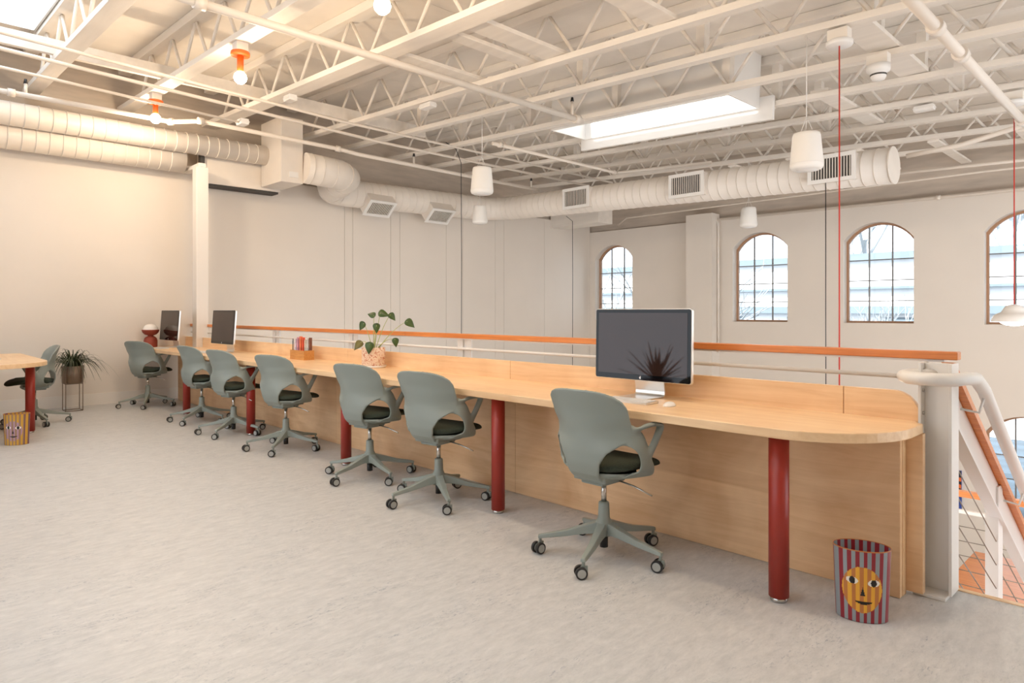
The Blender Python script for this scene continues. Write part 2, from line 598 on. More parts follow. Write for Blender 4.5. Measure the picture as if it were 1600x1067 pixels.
for i, y in enumerate(TY):
    t = tag(link('roof_truss', None, None, (XW, y, ZR), (0, ANG, 0)), truss_label(i), 'roof truss', 'roof trusses')
    wd = 0.16 if i < 3 else (0.20 if i == 3 else 0.11)
    b = NB(); bx(b, 0.0, LEN, -wd / 2, wd / 2, 0.0, 0.06)
    obj('bottom_chord', b, 'ceil', t, bevel=0.004)
    b = NB(); bx(b, 0.0, LEN, -0.07, 0.07, H, DZ - 0.003)
    obj('top_chord', b, 'ceil', t, bevel=0.004)
    off = 0.2 + 0.13 * (i % 3)
    n = int((LEN - 0.6) / 0.76)
    for k in range(n):
        x = off + 0.36 + k * 0.76
        link('web_tube', web_mesh(True), t, (x, 0.0, 0))
        link('web_tube', web_mesh(False), t, (x + 0.74, 0.0, 0))
    if i >= 5 and i <= 9:
        for k in range(2, n, 2):
            link('post', post_me, t, (off + 0.36 + k * 0.76 - 0.06, 0.06, 0))

# boards lying across truss chords
def board(x, y0, y1, z, w, h, label, cat='board', group='bridging boards in the roof'):
    b = NB(); bx(b, -w / 2, w / 2, 0, y1 - y0, 0, h)
    o = obj('bridging_board', b, 'ceil', None, (x, y0, z), bevel=0.003)
    tag(o, label, cat, group)
board(-4.47, 3.74, 5.06, roofz(-4.47) + 0.062, 0.24, 0.04, 'wide white board lying across two trusses, nearer of the middle pair')
board(-4.83, 3.74, 5.06, roofz(-4.83) + 0.062, 0.15, 0.04, 'white board lying across two trusses, farther of the middle pair')
board(-5.66, 3.74, 5.06, roofz(-5.66) + 0.062, 0.16, 0.04, 'single white board lying across two trusses, above the sprinkler pipe')
board(-3.2, 3.74, 5.06, roofz(-3.2) + 0.062, 0.22, 0.04, 'wide white board lying across two trusses at the top edge')
board(-8.4, 0.3, 6.3, roofz(-8.4) + 0.064, 0.06, 0.16, 'long white timber running crossways through the near trusses')
board(-2.05, 5.9, 7.75, roofz(-2.05) + 0.064, 0.26, 0.04, 'broad white board lying over the trusses beside the upper red cord')
board(-3.0, 7.75, 9.7, roofz(-3.0) + 0.064, 0.2, 0.04, 'broad white board lying over the trusses behind the smoke detector')
for k, x in enumerate((-5.6, -4.6, -3.6, -2.6, -1.6)):
    board(x, 10.7, 12.6, roofz(x) - 0.03, 0.14, 0.03, 'pale flat batten under the roof by the window wall, %s from the left' % ('first', 'second', 'third', 'fourth', 'fifth')[k], 'batten', 'battens by the window wall')
b = NB(); bx(b, 0, 2.9, 0, 0.05, -0.15, 0.13)
o = obj('shaft_rim_board', b, 'white', None, (XW + 3.85, 7.66, roofz(-6.4) - 0.02), (0, ANG, 0))
tag(o, 'pale board hung along the far lower edge of the skylight shaft', 'board')
b = NB(); bx(b, 0, 1.35, 0, 0.5, 0, 0.3)
o = obj('soffit_box', b, 'ceil', None, (XW, 11.2, 3.12)); tag(o, 'grey boxed-in soffit in the far corner above the first arched window', 'soffit')

# ------------------------------------------------------------------ ducts
def duct(path, r, name, label, m='duct', rib=0.14, parent=None):
    t = parent or thing(name, label, 'duct', path[0])
    base = V(path[0])
    b = NB(); tube(b, [V(p) - base for p in path], r, 28)
    obj('duct_body', b, m, t)
    b = NB()
    for p, q in zip(path, path[1:]):
        p, q = V(p) - base, V(q) - base
        L = (q - p).length
        d = (q - p).normalized()
        n = int(L / rib)
        for k in range(n):
            c = p + d * (rib * (k + 0.5))
            cyl(b, c, c + d * 0.010, r + 0.005, seg=28)
    obj('seam_ribs', b, m, t)
    return t
duct([(-9.80, -2.99, 3.57), (-9.80, 4.39, 3.57)], 0.14, 'round_duct', 'slim round white duct running along the top of the end wall')
duct([(-10.03, -2.99, 3.36), (-10.03, 3.3, 3.36)], 0.168, 'round_duct', 'round grey-white duct tucked behind the slim one on the end wall')
# air handler box and plenum
t = thing('fan_coil_unit', 'white rectangular air handler hung high beside the steel column', 'air handler', (-10.0, 3.55, 3.05))
b = NB(); bx(b, -0.22, 0.04, 0, 1.15, 0.03, 0.50); obj('casing', b, 'duct', t, bevel=0.006)
b = NB(); bx(b, -0.20, 0.03, 0.03, 1.12, 0.0, 0.03); obj('filter_grille', b, 'grille_dark', t)
b = NB(); bx(b, 0.0, 0.1, -0.06, 0.0, 0.26, 0.42); obj('control_box', b, 'grille_dark', t, bevel=0.01)
t = thing('plenum_box', 'tall white sheet-metal plenum box where the round ducts meet', 'plenum', (-9.5, 4.39, 3.12))
b = NB(); bx(b, -0.45, 0.22, 0, 0.34, 0.0, 0.95); obj('casing', b, 'duct', t, bevel=0.006)
b = NB(); bx(b, 0.22, 0.235, 0.12, 0.26, 0.08, 0.16); obj('access_plate', b, 'white', t)
def elbow(c, r, a0, a1, z0, z1, n=6):
    return [(c[0] + r * math.cos(a0 + (a1 - a0) * i / n), c[1] + r * math.sin(a0 + (a1 - a0) * i / n), z0 + (z1 - z0) * i / n) for i in range(n + 1)]
big = thing('spiral_duct', 'large white spiral duct with grilles running round the far corner', 'duct', (-9.25, 4.735, 3.36))
path = [(-9.25, 4.735, 3.36), (-9.22, 5.08, 3.34), (-9.22, 5.28, 3.33), (-9.32, 5.46, 3.31), (-9.55, 5.5, 3.28), (-9.80, 5.48, 3.24), (-9.93, 5.6, 3.22), (-9.95, 5.85, 3.21), (-9.95, 8.6, 3.27)]
path += elbow((-9.35, 8.6), 0.6, PI, PI / 2, 3.27, 3.26)[1:]
path += [(-2.67, 9.2, 3.05)]
duct(path, 0.225, 'spiral_duct', '', parent=big, rib=0.15)
b = NB(); cyl(b, (0, 0, 0), (0.02, 0, 0), 0.232, seg=28)
obj('end_cap', b, 'duct', big, V((-2.67, 9.2, 3.05)) - V(path[0]))
def grille(parent, base, loc, rot, w, h, depth, label=None):
    g = NB(); bx(g, -w / 2, w / 2, -depth, 0.0, -h / 2, h / 2)
    fr = 0.035
    o = obj('vent_box', g, 'duct', parent, V(loc) - V(base), rot)
    g = NB(); bx(g, -w / 2 + fr, w / 2 - fr, -depth - 0.004, -depth + 0.002, -h / 2 + fr, h / 2 - fr)
    obj('grille_back', g, 'grille_dark', o)
    n = 14
    g = NB()
    for k in range(n):
        x = -w / 2 + fr + (w - 2 * fr) * (k + 0.5) / n
        bx(g, x - 0.005, x + 0.005, -depth - 0.014, -depth - 0.004, -h / 2 + fr, h / 2 - fr)
    obj('louvre_bars', g, 'duct', o)
    for x0, x1, z0, z1 in ((-w / 2 - .015, w / 2 + .015, h / 2 - fr, h / 2 + .015), (-w / 2 - .015, w / 2 + .015, -h / 2 - .015, -h / 2 + fr), (-w / 2 - .015, -w / 2 + fr, -h / 2 + fr, h / 2 - fr), (w / 2 - fr, w / 2 + .015, -h / 2 + fr, h / 2 - fr)):
        g = NB(); bx(g, x0, x1, -depth - 0.02, -depth - 0.002, z0, z1)
        obj('grille_rim', g, 'white', o)
for x in (-7.56, -5.4, -3.3):
    z = 3.26 + (3.05 - 3.26) * (x + 9.35) / 6.7
    grille(big, path[0], (x, 9.2 - 0.12, z), (0, 0, 0), 0.56, 0.33, 0.16)
for y in (6.36, 7.66):
    grille(big, path[0], (-9.95 + 0.08, y, 3.24 - 0.1), (math.radians(50), 0, PI / 2), 0.5, 0.32, 0.2)

# ------------------------------------------------------------------ pipes
def pipe(path, r, label, couplings=(), m='pipe', name='sprinkler_pipe', cat='pipe'):
    t = thing(name, label, cat, path[0])
    base = V(path[0])
    b = NB(); tube(b, [V(p) - base for p in path], r, 12)
    obj('pipe_run', b, m, t)
    for c in couplings:
        k, f = int(c), c - int(c)
        p, q = V(path[k]) - base, V(path[k + 1]) - base
        d = (q - p).normalized()
        m0 = p + (q - p) * f
        b = NB(); cyl(b, m0 - d * r * 1.2, m0 + d * r * 1.2, r * 1.45, seg=14)
        obj('coupling', b, m, t)
    return t
def head(t, base, at, up=0.14):
    b = NB(); cyl(b, V(at) - V(base), V(at) - V(base) + V((0, 0, up)), 0.017, seg=8)
    s = obj('sprinkler_riser', b, 'pipe', t)
    b = NB(); cyl(b, V(at) - V(base) + V((0, 0, up)), V(at) - V(base) + V((0, 0, up + 0.05)), 0.022, 0.014, seg=8)
    obj('sprinkler_head', b, 'black', s)
p1 = [(-5.4, 0.2, 3.62), (-5.4, 6.48, 3.62)]
t = pipe(p1, 0.036, 'long cream sprinkler pipe crossing under the trusses at centre', (0.27, 0.985)); head(t, p1[0], (-5.4, 6.3, 3.62), 0.2)
p1 = [(-1.28, 3.6, 3.21), (-1.28, 9.4, 3.19)]
pipe(p1, 0.039, 'thick cream pipe slanting across the upper right corner', (0.3, 0.42, 0.85))
p1 = [(-9.18, -3, 3.65), (-9.15, 2.86, 3.65), (-8.85, 3.12, 3.65), (-8.83, 5.05, 3.62), (-8.7, 5.3, 3.56), (-8.62, 9.1, 3.5)]
t = pipe(p1, 0.03, 'white pipe following the slim duct along the end wall', (1.0, 2.0, 3.0, 0.72)); head(t, p1[0], (-9.16, 1.35, 3.65), 0.13); head(t, p1[0], (-8.68, 6.3, 3.54)); head(t, p1[0], (-8.62, 8.9, 3.5))
pipe([(-6.95, 6.4, 3.6), (-6.9, 9.2, 3.58), (-5.2, 9.3, 3.5)], 0.026, 'bright white pipe crossing below the skylight shaft', (0.05, 0.98))
for pth, r, lb in (([(-7.0, -1.5, 3.66), (-7.27, 0.89, 3.66), (-7.65, 4.39, 3.66), (-7.67, 10.1, 3.64)], 0.017, 'thin conduit nearest the bulbs, running the length of the left bays'),
                   ([(-7.5, -1.2, 3.66), (-7.72, 0.95, 3.66), (-8.2, 5.4, 3.66), (-8.15, 10.0, 3.63)], 0.020, 'thin conduit in the middle of the three at left'),
                   ([(-8.2, -1.2, 3.6), (-8.1, 0.99, 3.6), (-8.38, 3.4, 3.6)], 0.016, 'short thin conduit ending at a small box beside the plenum')):
    pipe(pth, r, lb, name='conduit', cat='conduit')
pipe([(-6.8, 12.5, 3.10), (6, 12.5, 3.02)], 0.025, 'white pipe along the top of the window wall', (0.3, 0.5), name='wall_pipe')
pipe([(-9.3, 12.45, 3.2), (-8.95, 12.3, 3.32), (-2.2, 11.9, 3.30), (3, 11.9, 3.2)], 0.016, 'thin conduit looping in front of the pilaster top', name='conduit', cat='conduit')
pipe([(-6.83, 12.5, 0.4), (-6.83, 12.5, 3.0), (-6.9, 12.5, 3.12), (-7.1, 12.5, 3.15)], 0.022, 'white vertical pipe hugging the right side of the pilaster', name='wall_pipe')
pipe([(-2.6, 9.5, 3.2), (-2.0, 9.5, 3.24), (-1.2, 9.6, 3.42), (1.2, 9.9, 3.4)], 0.03, 'pale flexible conduit rising from the spiral duct end', name='conduit', cat='conduit')
pipe([(-4.3, 10.4, 3.2), (-1.5, 10.4, 3.12), (1.5, 10.4, 3.0)], 0.02, 'thin white pipe running past the duct end cap', name='conduit', cat='conduit')

def jbox(loc, label, s=(0.16, 0.1, 0.07)):
    t = thing('junction_box', label, 'junction box', loc)
    b = NB(); bx(b, -s[0] / 2, s[0] / 2, -s[1] / 2, s[1] / 2, 0, s[2]); obj('box_body', b, 'white', t, bevel=0.006)
    b = NB(); bx(b, -s[0] / 2 - .006, s[0] / 2 + .006, -s[1] / 2 - .006, s[1] / 2 + .006, s[2] * 0.4, s[2] * 0.55); obj('lid', b, 'white', t)
jbox((-8.38, 3.46, 3.57), 'white junction box at the end of the short conduit by the plenum')
jbox((-7.62, 3.72, 3.755), 'white junction box under the broad truss above the plenum')
jbox((-6.6, 5.0, 3.72), 'small junction box under the truss above the nearest hanging speaker', (0.22, 0.1, 0.06))
jbox((-2.2, 8.7, 3.52), 'small junction box on the truss beside the upper red cord', (0.2, 0.1, 0.06))

# ------------------------------------------------------------------ hanging things
def speaker(x, y, z, label, zt, sc=1.0):
    t = thing('pendant_speaker', label, 'speaker', (x, y, z - 0.165 * sc), group='hanging white speakers')
    t.scale = (sc, sc, sc)
    zt = z - 0.165 * sc + (zt - z + 0.165 * sc) / sc + 0.165 * (sc - 1)
    b = NB(); lathe(b, [(0, 0.004), (0.105, 0.0), (0.130, 0.012), (0.140, 0.035), (0.139, 0.06), (0.118, 0.30), (0.110, 0.325), (0.06, 0.330), (0, 0.330)], 32)
    obj('cabinet', b, 'speaker', t)
    b = NB(); lathe(b, [(0.1405, 0.05), (0.1425, 0.053), (0.1405, 0.056)], 32); obj('rim_line', b, 'white', t)
    b = NB(); lathe(b, [(0, -0.003), (0.09, -0.003), (0.09, 0.003)], 24); obj('grille', b, 'white', t)
    for k in range(3):
        a = 2 * PI * k / 3
        b = NB(); cyl(b, (0.06 * math.cos(a), 0.06 * math.sin(a), 0.33), (0, 0, 0.47), 0.0025, seg=5); obj('sling', b, 'white', t)
    b = NB(); cyl(b, (0, 0, 0.47), (0, 0, zt - z + 0.165), 0.004, seg=6); obj('hanging_wire', b, 'white', t)
speaker(-6.56, 5.85, 2.943, 'white speaker hanging highest at centre, above a smaller-looking one', roofz(-6.56) + 0.005, 1.07)
speaker(-8.78, 7.78, 2.92, 'white speaker hanging in front of the spiral duct corner, lower of the pair', roofz(-8.78) + 0.005, 0.95)
speaker(-2.37, 5.85, 2.613, 'largest-looking white speaker, hanging left of the long red cord', roofz(-2.37) + 0.005, 0.97)
speaker(-5.27, 10.65, 2.807, 'white speaker hanging near the pilaster and second arched window', roofz(-5.27) + 0.005, 1.02)

def pendant(x, y, zt, zl, label, lit):
    t = thing('pendant_lamp', label, 'pendant lamp', (x, y, zl), group='pendant lamps on red cords')
    hgt = zt - zl
    b = NB(); lathe(b, [(0, hgt - 0.045), (0.10, hgt - 0.045), (0.105, hgt - 0.035), (0.105, hgt - 0.01), (0.09, hgt), (0, hgt)], 28); obj('canopy', b, 'white', t)
    b = NB(); bx(b, -0.08, 0.08, -0.05, 0.05, hgt, hgt + 0.09); obj('mounting_box', b, 'ceil', t)
    b = NB(); cyl(b, (0, 0, 0.15), (0, 0, hgt - 0.045), 0.006, seg=8); obj('cord', b, 'red_cord', t)
    b = NB(); lathe(b, [(0.0, 0.155), (0.03, 0.15), (0.075, 0.135), (0.10, 0.10), (0.115, 0.07), (0.15, 0.055), (0.185, 0.03), (0.20, -0.01), (0.197, -0.03), (0.19, -0.03), (0.18, 0.02), (0.10, 0.06), (0.0, 0.09)], 36); obj('shade', b, 'lamp_shade', t)
    b = NB(); lathe(b, [(0, -0.075), (0.07, -0.065), (0.115, -0.045), (0.135, -0.02), (0.14, 0.0), (0, 0.02)], 32); obj('diffuser', b, 'lampglow', t)
    if lit:
        L = bpy.data.lights.new('pendant_light', 'POINT'); L.energy = 25; L.color = (1, 0.88, 0.72); L.shadow_soft_size = 0.1
        link('pendant_light', L, t, (0, 0, -0.2))
pendant(-2.10, 5.85, 3.49, 0.2, 'long red pendant cord with white canopy, its lamp hidden below the desk', True)
pendant(-1.37, 8.70, 3.45, 1.16, 'glowing white dome pendant lamp on a red cord at the right edge', True)

def bulb(x, y, z, label, lit=True):
    zc = roofz(x)
    t = thing('bulb_holder', label, 'light', (x, y, z), group='orange bulb holders')
    b = NB(); bx(b, -0.055, 0.055, -0.055, 0.055, zc - z - 0.085, zc - z); obj('mounting_box', b, 'ceil', t)
    zd = zc - z - 0.085
    b = NB(); lathe(b, [(0, zd - 0.035), (0.085, zd - 0.035), (0.088, zd - 0.02), (0.085, zd), (0, zd)], 28); obj('canopy', b, 'orange', t)
    b = NB(); cyl(b, (0, 0, 0.04), (0, 0, zd - 0.03), 0.03, seg=18); obj('socket', b, 'orange', t)
    b = NB(); lathe(b, [(0, -0.06), (0.03, -0.052), (0.052, -0.03), (0.06, 0), (0.052, 0.03), (0.03, 0.055), (0, 0.06)], 24); obj('globe_bulb', b, 'bulb', t)
    L = bpy.data.lights.new('bulb_light', 'POINT'); L.energy = BULB_W; L.color = (1, 0.78, 0.55); L.shadow_soft_size = 0.07
    link('bulb_light', L, t, (0, 0, -0.10))
bulb(-6.35, 2.6, 3.45, 'lit globe bulb in an orange holder, middle of the three bulbs')
bulb(-8.87, 2.6, 3.58, 'lit globe bulb in an orange holder, closest to the end wall')
bulb(-3.95, 2.6, 3.35, 'lit globe bulb cut by the top edge of the picture')
bulb(-1.45, 2.6, 3.25, 'unseen globe bulb in an orange holder, added next along the row above the near desk end')  # extra bulb out of view, added to light the room
bulb(-3.95, -0.55, 3.35, 'unseen globe bulb in an orange holder, added over the near floor behind the first row')  # another added bulb, out of view, for more warm light
t = thing('smoke_detector', 'round white beam detector under a roof truss right of the red cord', 'detector', (-2.07, 6.72, 3.36))
b = NB(); bx(b, -0.09, 0.09, -0.05, 0.05, 0.14, 0.235); obj('mounting_box', b, 'ceil', t, bevel=0.004)
b = NB(); lathe(b, [(0, 0.0), (0.05, 0.005), (0.065, 0.03), (0.07, 0.07), (0.095, 0.08), (0.10, 0.10), (0.10, 0.14), (0, 0.14)], 28); obj('detector_body', b, 'white', t)
b = NB(); lathe(b, [(0.066, 0.04), (0.069, 0.045), (0.069, 0.055)], 28); obj('sensor_slot', b, 'grille_dark', t)

def hang_cable(pts, label):
    b = NB(); base = V(pts[0]); tube(b, [V(p) - base for p in pts], 0.006, 6)
    o = obj('hanging_cable', b, 'black', None, pts[0]); tag(o, label, 'cable', 'black cables hanging from the roof')
hang_cable([(-7.75, 6.2, 3.72), (-7.82, 6.45, 3.68), (-7.88, 6.6, 3.5), (-7.88, 6.61, 2.0), (-7.89, 6.60, -3.2)], 'black cable hanging straight down near the centre speakers')
hang_cable([(-9.6, 11.0, 3.3), (-9.55, 11.15, 3.2), (-9.55, 11.16, 2), (-9.56, 11.15, -3.2)], 'black cable hanging at the far corner left of the first arched window')
hang_cable([(-3.4, 9.0, 2.95), (-3.4, 9.0, 1.2), (-3.39, 9.0, -3.2)], 'thin black cable hanging from the spiral duct left of the red cord')

# ------------------------------------------------------------------ long desk
DT, DU = 0.750, 0.708      # desk top and underside
DX0, DX1 = XW + 0.01, -0.845
DF, DB = 2.745, 3.395
desk = thing('long_desk', 'long maple counter desk on red tube legs with rounded near end', 'desk', (0, 0, 0))
b = NB()
prism(b, [(DX0, DF), (DX1 - 0.42, DF)] + arc(DX1 - 0.42, DF + 0.42, 0.42, -PI / 2, 0, 14)[1:] + [(DX1, 3.325), (-0.879, 3.35), (-0.879, DB), (-9.565, DB), (-9.565, 3.315), (-9.735, 3.315), (-9.735, DB), (DX0, DB)], DU, DT)
obj('worktop', b, 'maple', desk, bevel=0.004)
xs = [-10.0, -8.05, -5.66, -3.27, -0.905]
for x0, x1 in zip(xs, xs[1:]):
    b = NB(); bx(b, x0 + 0.0015, x1 - 0.0015, 3.22, 3.255, 0.002, DU)
    obj('modesty_panel', b, 'maple_panel', desk)
b = NB(); bx(b, -0.945, -0.905, 3.22, 3.30, 0.002, DU); 
b2 = NB(); bx(b2, -0.9035, -0.84, 3.30, 3.335, 0.016, DU); bx(b2, -10.0, -0.9035, 3.30, 3.335, 0.016, DU)
obj('back_panel', b2, 'maple_panel', desk)
b.free()
b = NB(); bx(b, -0.955, -0.9045, 3.256, 3.2995, 0.002, DU); obj('end_block', b, 'maple', desk)
xs = [-9.56, -8.0, -5.75, -3.5, -1.2, -0.877]
for k, (x0, x1) in enumerate(zip(xs, xs[1:])):
    b = NB()
    if k == 4:
        poly = [(x0 + 0.0015, DU), (x1, DU)] + arc(x1 - 0.11, DT + 0.02, 0.11, 0, PI / 2, 10) + [(x0 + 0.0015, DT + 0.13)]
    else:
        poly = [(x0 + 0.0015, DU), (x1 - 0.0015, DU), (x1 - 0.0015, DT + 0.13), (x0 + 0.0015, DT + 0.13)]
    prism(b, poly, 3.395, 3.425, 'y')
    obj('upstand_panel', b, 'maple', desk, bevel=0.002)
b = NB(); bx(b, XW + 0.01, -9.74, 3.395, 3.425, DU, DT + 0.13); obj('upstand_panel', b, 'maple', desk)
for x in (-1.266, -3.03, -4.83, -6.665, -8.5):
    b = NB(); lathe(b, [(0, 0.02), (0.042, 0.02), (0.042, DU), (0, DU)], 28); l = obj('leg', b, 'red', desk, (x, 2.835, 0))
    b = NB(); lathe(b, [(0, 0.0), (0.034, 0.0), (0.036, 0.004), (0.036, 0.0205), (0, 0.0205)], 24); obj('foot', b, 'chrome', l)

# second table, mirrored, at the left edge
tb = thing('peninsula_desk', 'second maple desk end on a red leg at the left edge', 'desk', (0, 0, 0))
TX1, TYF = -7.62, 1.37
b = NB()
prism(b, [(XW + 0.6, TYF), (XW + 0.6, 0.2), (XW + 0.6, -1.2), (TX1, -1.2)] + arc(TX1 - 0.5, TYF - 0.5, 0.5, 0, PI / 2, 14), DU, DT)
obj('worktop', b, 'maple', tb, bevel=0.004)
b = NB(); bx(b, XW + 0.65, TX1 - 0.45, 0.76, 0.79, 0.002, DU); obj('modesty_panel', b, 'maple_panel', tb)
b = NB(); lathe(b, [(0, 0.02), (0.042, 0.02), (0.042, DU), (0, DU)], 28); l = obj('leg', b, 'red', tb, (-8.36, 1.27, 0))
b = NB(); lathe(b, [(0, 0.0), (0.034, 0.0), (0.036, 0.004), (0.036, 0.0205), (0, 0.0205)], 24); obj('foot', b, 'chrome', l)

# ------------------------------------------------------------------ chairs
def lerp_tab(tab, x):
    for (a, va), (c, vc) in zip(tab, tab[1:]):
        if x <= c:
            t = max(0, (x - a) / (c - a))
            t = t * t * (3 - 2 * t) * 0.5 + t * 0.5
            return va + (vc - va) * t
    return tab[-1][1]
def shell_mesh():
    b = NB()
    th = 0.0075
    # back sheet: wraps forward lower down, narrows to a spine below the arms
    WT = [(0.40, .085), (0.44, .092), (0.50, .105), (0.55, .135), (0.585, .175), (0.61, .212), (0.66, .228), (0.72, .235), (0.78, .236), (0.81, .226), (0.835, .198), (0.85, .16), (0.858, .12), (0.862, .06)]
    YC = [(0.40, -.09), (0.42, -.135), (0.45, -.163), (0.50, -.178), (0.56, -.180), (0.65, -.175), (0.74, -.187), (0.862, -.222)]
    KT = [(0.40, .2), (0.55, .9), (0.62, 1.9), (0.67, 1.9), (0.74, 1.4), (0.86, .95)]
    rows, nx = 40, 24
    def P(u, z):
        w = lerp_tab(WT, z)
        x = u * w
        return V((x, lerp_tab(YC, z) + lerp_tab(KT, z) * x * x, z))
    G = {}
    zz = [0.405 + (0.862 - 0.405) * (1 - (1 - i / rows) ** 1.25) for i in range(rows + 1)]
    for i, z in enumerate(zz):
        for j in range(nx + 1):
            u = -1 + 2 * j / nx
            p = P(u, z)
            e = 1e-3
            n = (P(u + e, z) - P(u - e, z)).cross(P(u, min(z + e, .862)) - P(u, z - e)).normalized()
            for s in (0, 1):
                G[i, j, s] = b.verts.new(p + n * (th if s else -th))
    for i in range(rows):
        for j in range(nx):
            b.faces.new((G[i, j, 0], G[i, j + 1, 0], G[i + 1, j + 1, 0], G[i + 1, j, 0]))
            b.faces.new((G[i, j, 1], G[i + 1, j, 1], G[i + 1, j + 1, 1], G[i, j + 1, 1]))
    for i in range(rows):
        for j in (0, nx):
            b.faces.new((G[i, j, 0], G[i + 1, j, 0], G[i + 1, j, 1], G[i, j, 1]))
    for j in range(nx):
        for i in (0, rows):
            b.faces.new((G[i, j, 0], G[i, j + 1, 0], G[i, j + 1, 1], G[i, j, 1]))
    def strip(sts):
        # stations: centre, half-width vector, thickness
        rings = []
        N = []
        fine = []
        for k in range(len(sts) - 1):
            p0 = sts[max(k - 1, 0)]; p1 = sts[k]; p2 = sts[k + 1]; p3 = sts[min(k + 2, len(sts) - 1)]
            for q in range(6):
                t = q / 6
                def cr(a, b_, c, d):
                    return 0.5 * ((2 * b_) + (c - a) * t + (2 * a - 5 * b_ + 4 * c - d) * t * t + (3 * b_ - a - 3 * c + d) * t ** 3)
                fine.append((cr(V(p0[0]), V(p1[0]), V(p2[0]), V(p3[0])), cr(V(p0[1]), V(p1[1]), V(p2[1]), V(p3[1])), p1[2] + (p2[2] - p1[2]) * t))
        fine.append((V(sts[-1][0]), V(sts[-1][1]), sts[-1][2]))
        tube(b, [f[0] for f in fine], [(f[1].length, f[2]) for f in fine], 16, [f[1].normalized() for f in fine])
    for s in (-1, 1):
        f = lambda x, y, z: (s * x, y, z)
        # wing from the back sheet down to the seat side
        strip([(f(.15, -.130, .655), f(.0, .0, .050), .008), (f(.208, -.092, .650), f(.0, .0, .056), .008), (f(.240, -.050, .622), f(.0, .028, .042), .009),
               (f(.254, -.018, .568), f(.0, .040, .016), .010), (f(.256, .000, .515), f(.0, .046, .006), .011), (f(.245, .010, .470), f(.006, .066, .0), .011),
               (f(.205, .012, .440), f(.03, .088, .0), .010), (f(.12, .012, .425), f(.0, .10, .0), .010), (f(.03, .01, .42), f(.0, .11, .0), .010)])
        # arm rest loop
        strip([(f(.205, -.094, .648), f(.0, .0, .026), .007), (f(.236, -.055, .668), f(.008, .0, .018), .010), (f(.258, -.005, .688), f(.020, .0, .004), .011), (f(.270, .070, .692), f(.023, .0, .0), .011),
               (f(.272, .096, .678), f(.022, .0, .0), .013), (f(.270, .084, .648), f(.019, .0, .0), .017), (f(.265, .055, .600), f(.016, .0, .0), .021), (f(.258, .025, .550), f(.012, .0, .0), .026), (f(.256, .005, .505), f(.010, .0, .0), .030)])
    # pan under the seat
    n, m_ = 22, 8
    def pan(r, a, s):
        x = .215 * r * math.cos(a)
        y = -.02 + .150 * r * math.sin(a)
        z = .418 + .036 * r ** 3 + (.012 if s else -.006)
        return V((x, y, z))
    top = [[b.verts.new(pan((i + .2) / m_, 2 * PI * j / n, 1)) for j in range(n)] for i in range(m_)]
    bot = [[b.verts.new(pan((i + .2) / m_, 2 * PI * j / n, 0)) for j in range(n)] for i in range(m_)]
    for L in (top, bot):
        for i in range(m_ - 1):
            for j in range(n):
                k = (j + 1) % n
                b.faces.new((L[i][j], L[i][k], L[i + 1][k], L[i + 1][j]))
        b.faces.new(L[0])
    for j in range(n):
        k = (j + 1) % n
        b.faces.new((top[-1][j], top[-1][k], bot[-1][k], bot[-1][j]))
    bx(b, -.10, .10, -.12, .12, .395, .425)
    bmesh.ops.recalc_face_normals(b, faces=b.faces)
    me = bpy.data.meshes.new('tmp')
    b.to_mesh(me); b.free()
    o = bpy.data.objects.new('tmp', me)
    C.objects.link(o)
    r = o.modifiers.new('r', 'REMESH'); r.mode = 'VOXEL'; r.voxel_size = 0.0045
    sm = o.modifiers.new('s', 'SMOOTH'); sm.factor = 0.5; sm.iterations = 9
    dc = o.modifiers.new('d', 'DECIMATE'); dc.ratio = 0.22
    dg = bpy.context.evaluated_depsgraph_get()
    out = bpy.data.meshes.new_from_object(o.evaluated_get(dg))
    out.name = 'shell'
    bpy.data.objects.remove(o)
    out.materials.clear(); out.materials.append(MATS['shell'])
    for p in out.polygons: p.use_smooth = True
    return out
def pad_mesh():
    b = NB()
    n, m_ = 40, 9
    def pt(r, a, s):
        ca, sa = math.cos(a), math.sin(a)
        e = 0.62
        x = .228 * r * math.copysign(abs(ca) ** e, ca)
        y = .050 + .215 * r * math.copysign(abs(sa) ** e, sa)
        if y < 0: x *= 1 - .42 * min(1, -y / .165) ** 2
        edge = math.sqrt(max(0.0, 1 - r ** 6))
        z = .468 + (.034 * edge if s else -.020 * edge)
        z += .022 * (abs(x) / .238) ** 2.5 * (1 if y < .15 else .5)
        if y > .14: z -= 1.6 * (y - .14) ** 2
        if y < -.10: z += .9 * (-.10 - y) ** 2 * 4
        return V((x, y, z))
    rs = [.12, .3, .5, .68, .82, .91, .96, .985, 1.0]
    R = {}
    for s in (0, 1):
        R[s] = [[b.verts.new(pt(r, 2 * PI * j / n, s)) for j in range(n)] for r in rs]
        for i in range(len(rs) - 1):
            for j in range(n):
                k = (j + 1) % n
                b.faces.new((R[s][i][j], R[s][i][k], R[s][i + 1][k], R[s][i + 1][j])).smooth = True
        b.faces.new(R[s][0]).smooth = True
    for j in range(n):
        k = (j + 1) % n
        b.faces.new((R[0][-1][j], R[0][-1][k], R[1][-1][k], R[1][-1][j])).smooth = True
    bmesh.ops.remove_doubles(b, verts=b.verts, dist=1e-4)
    return b
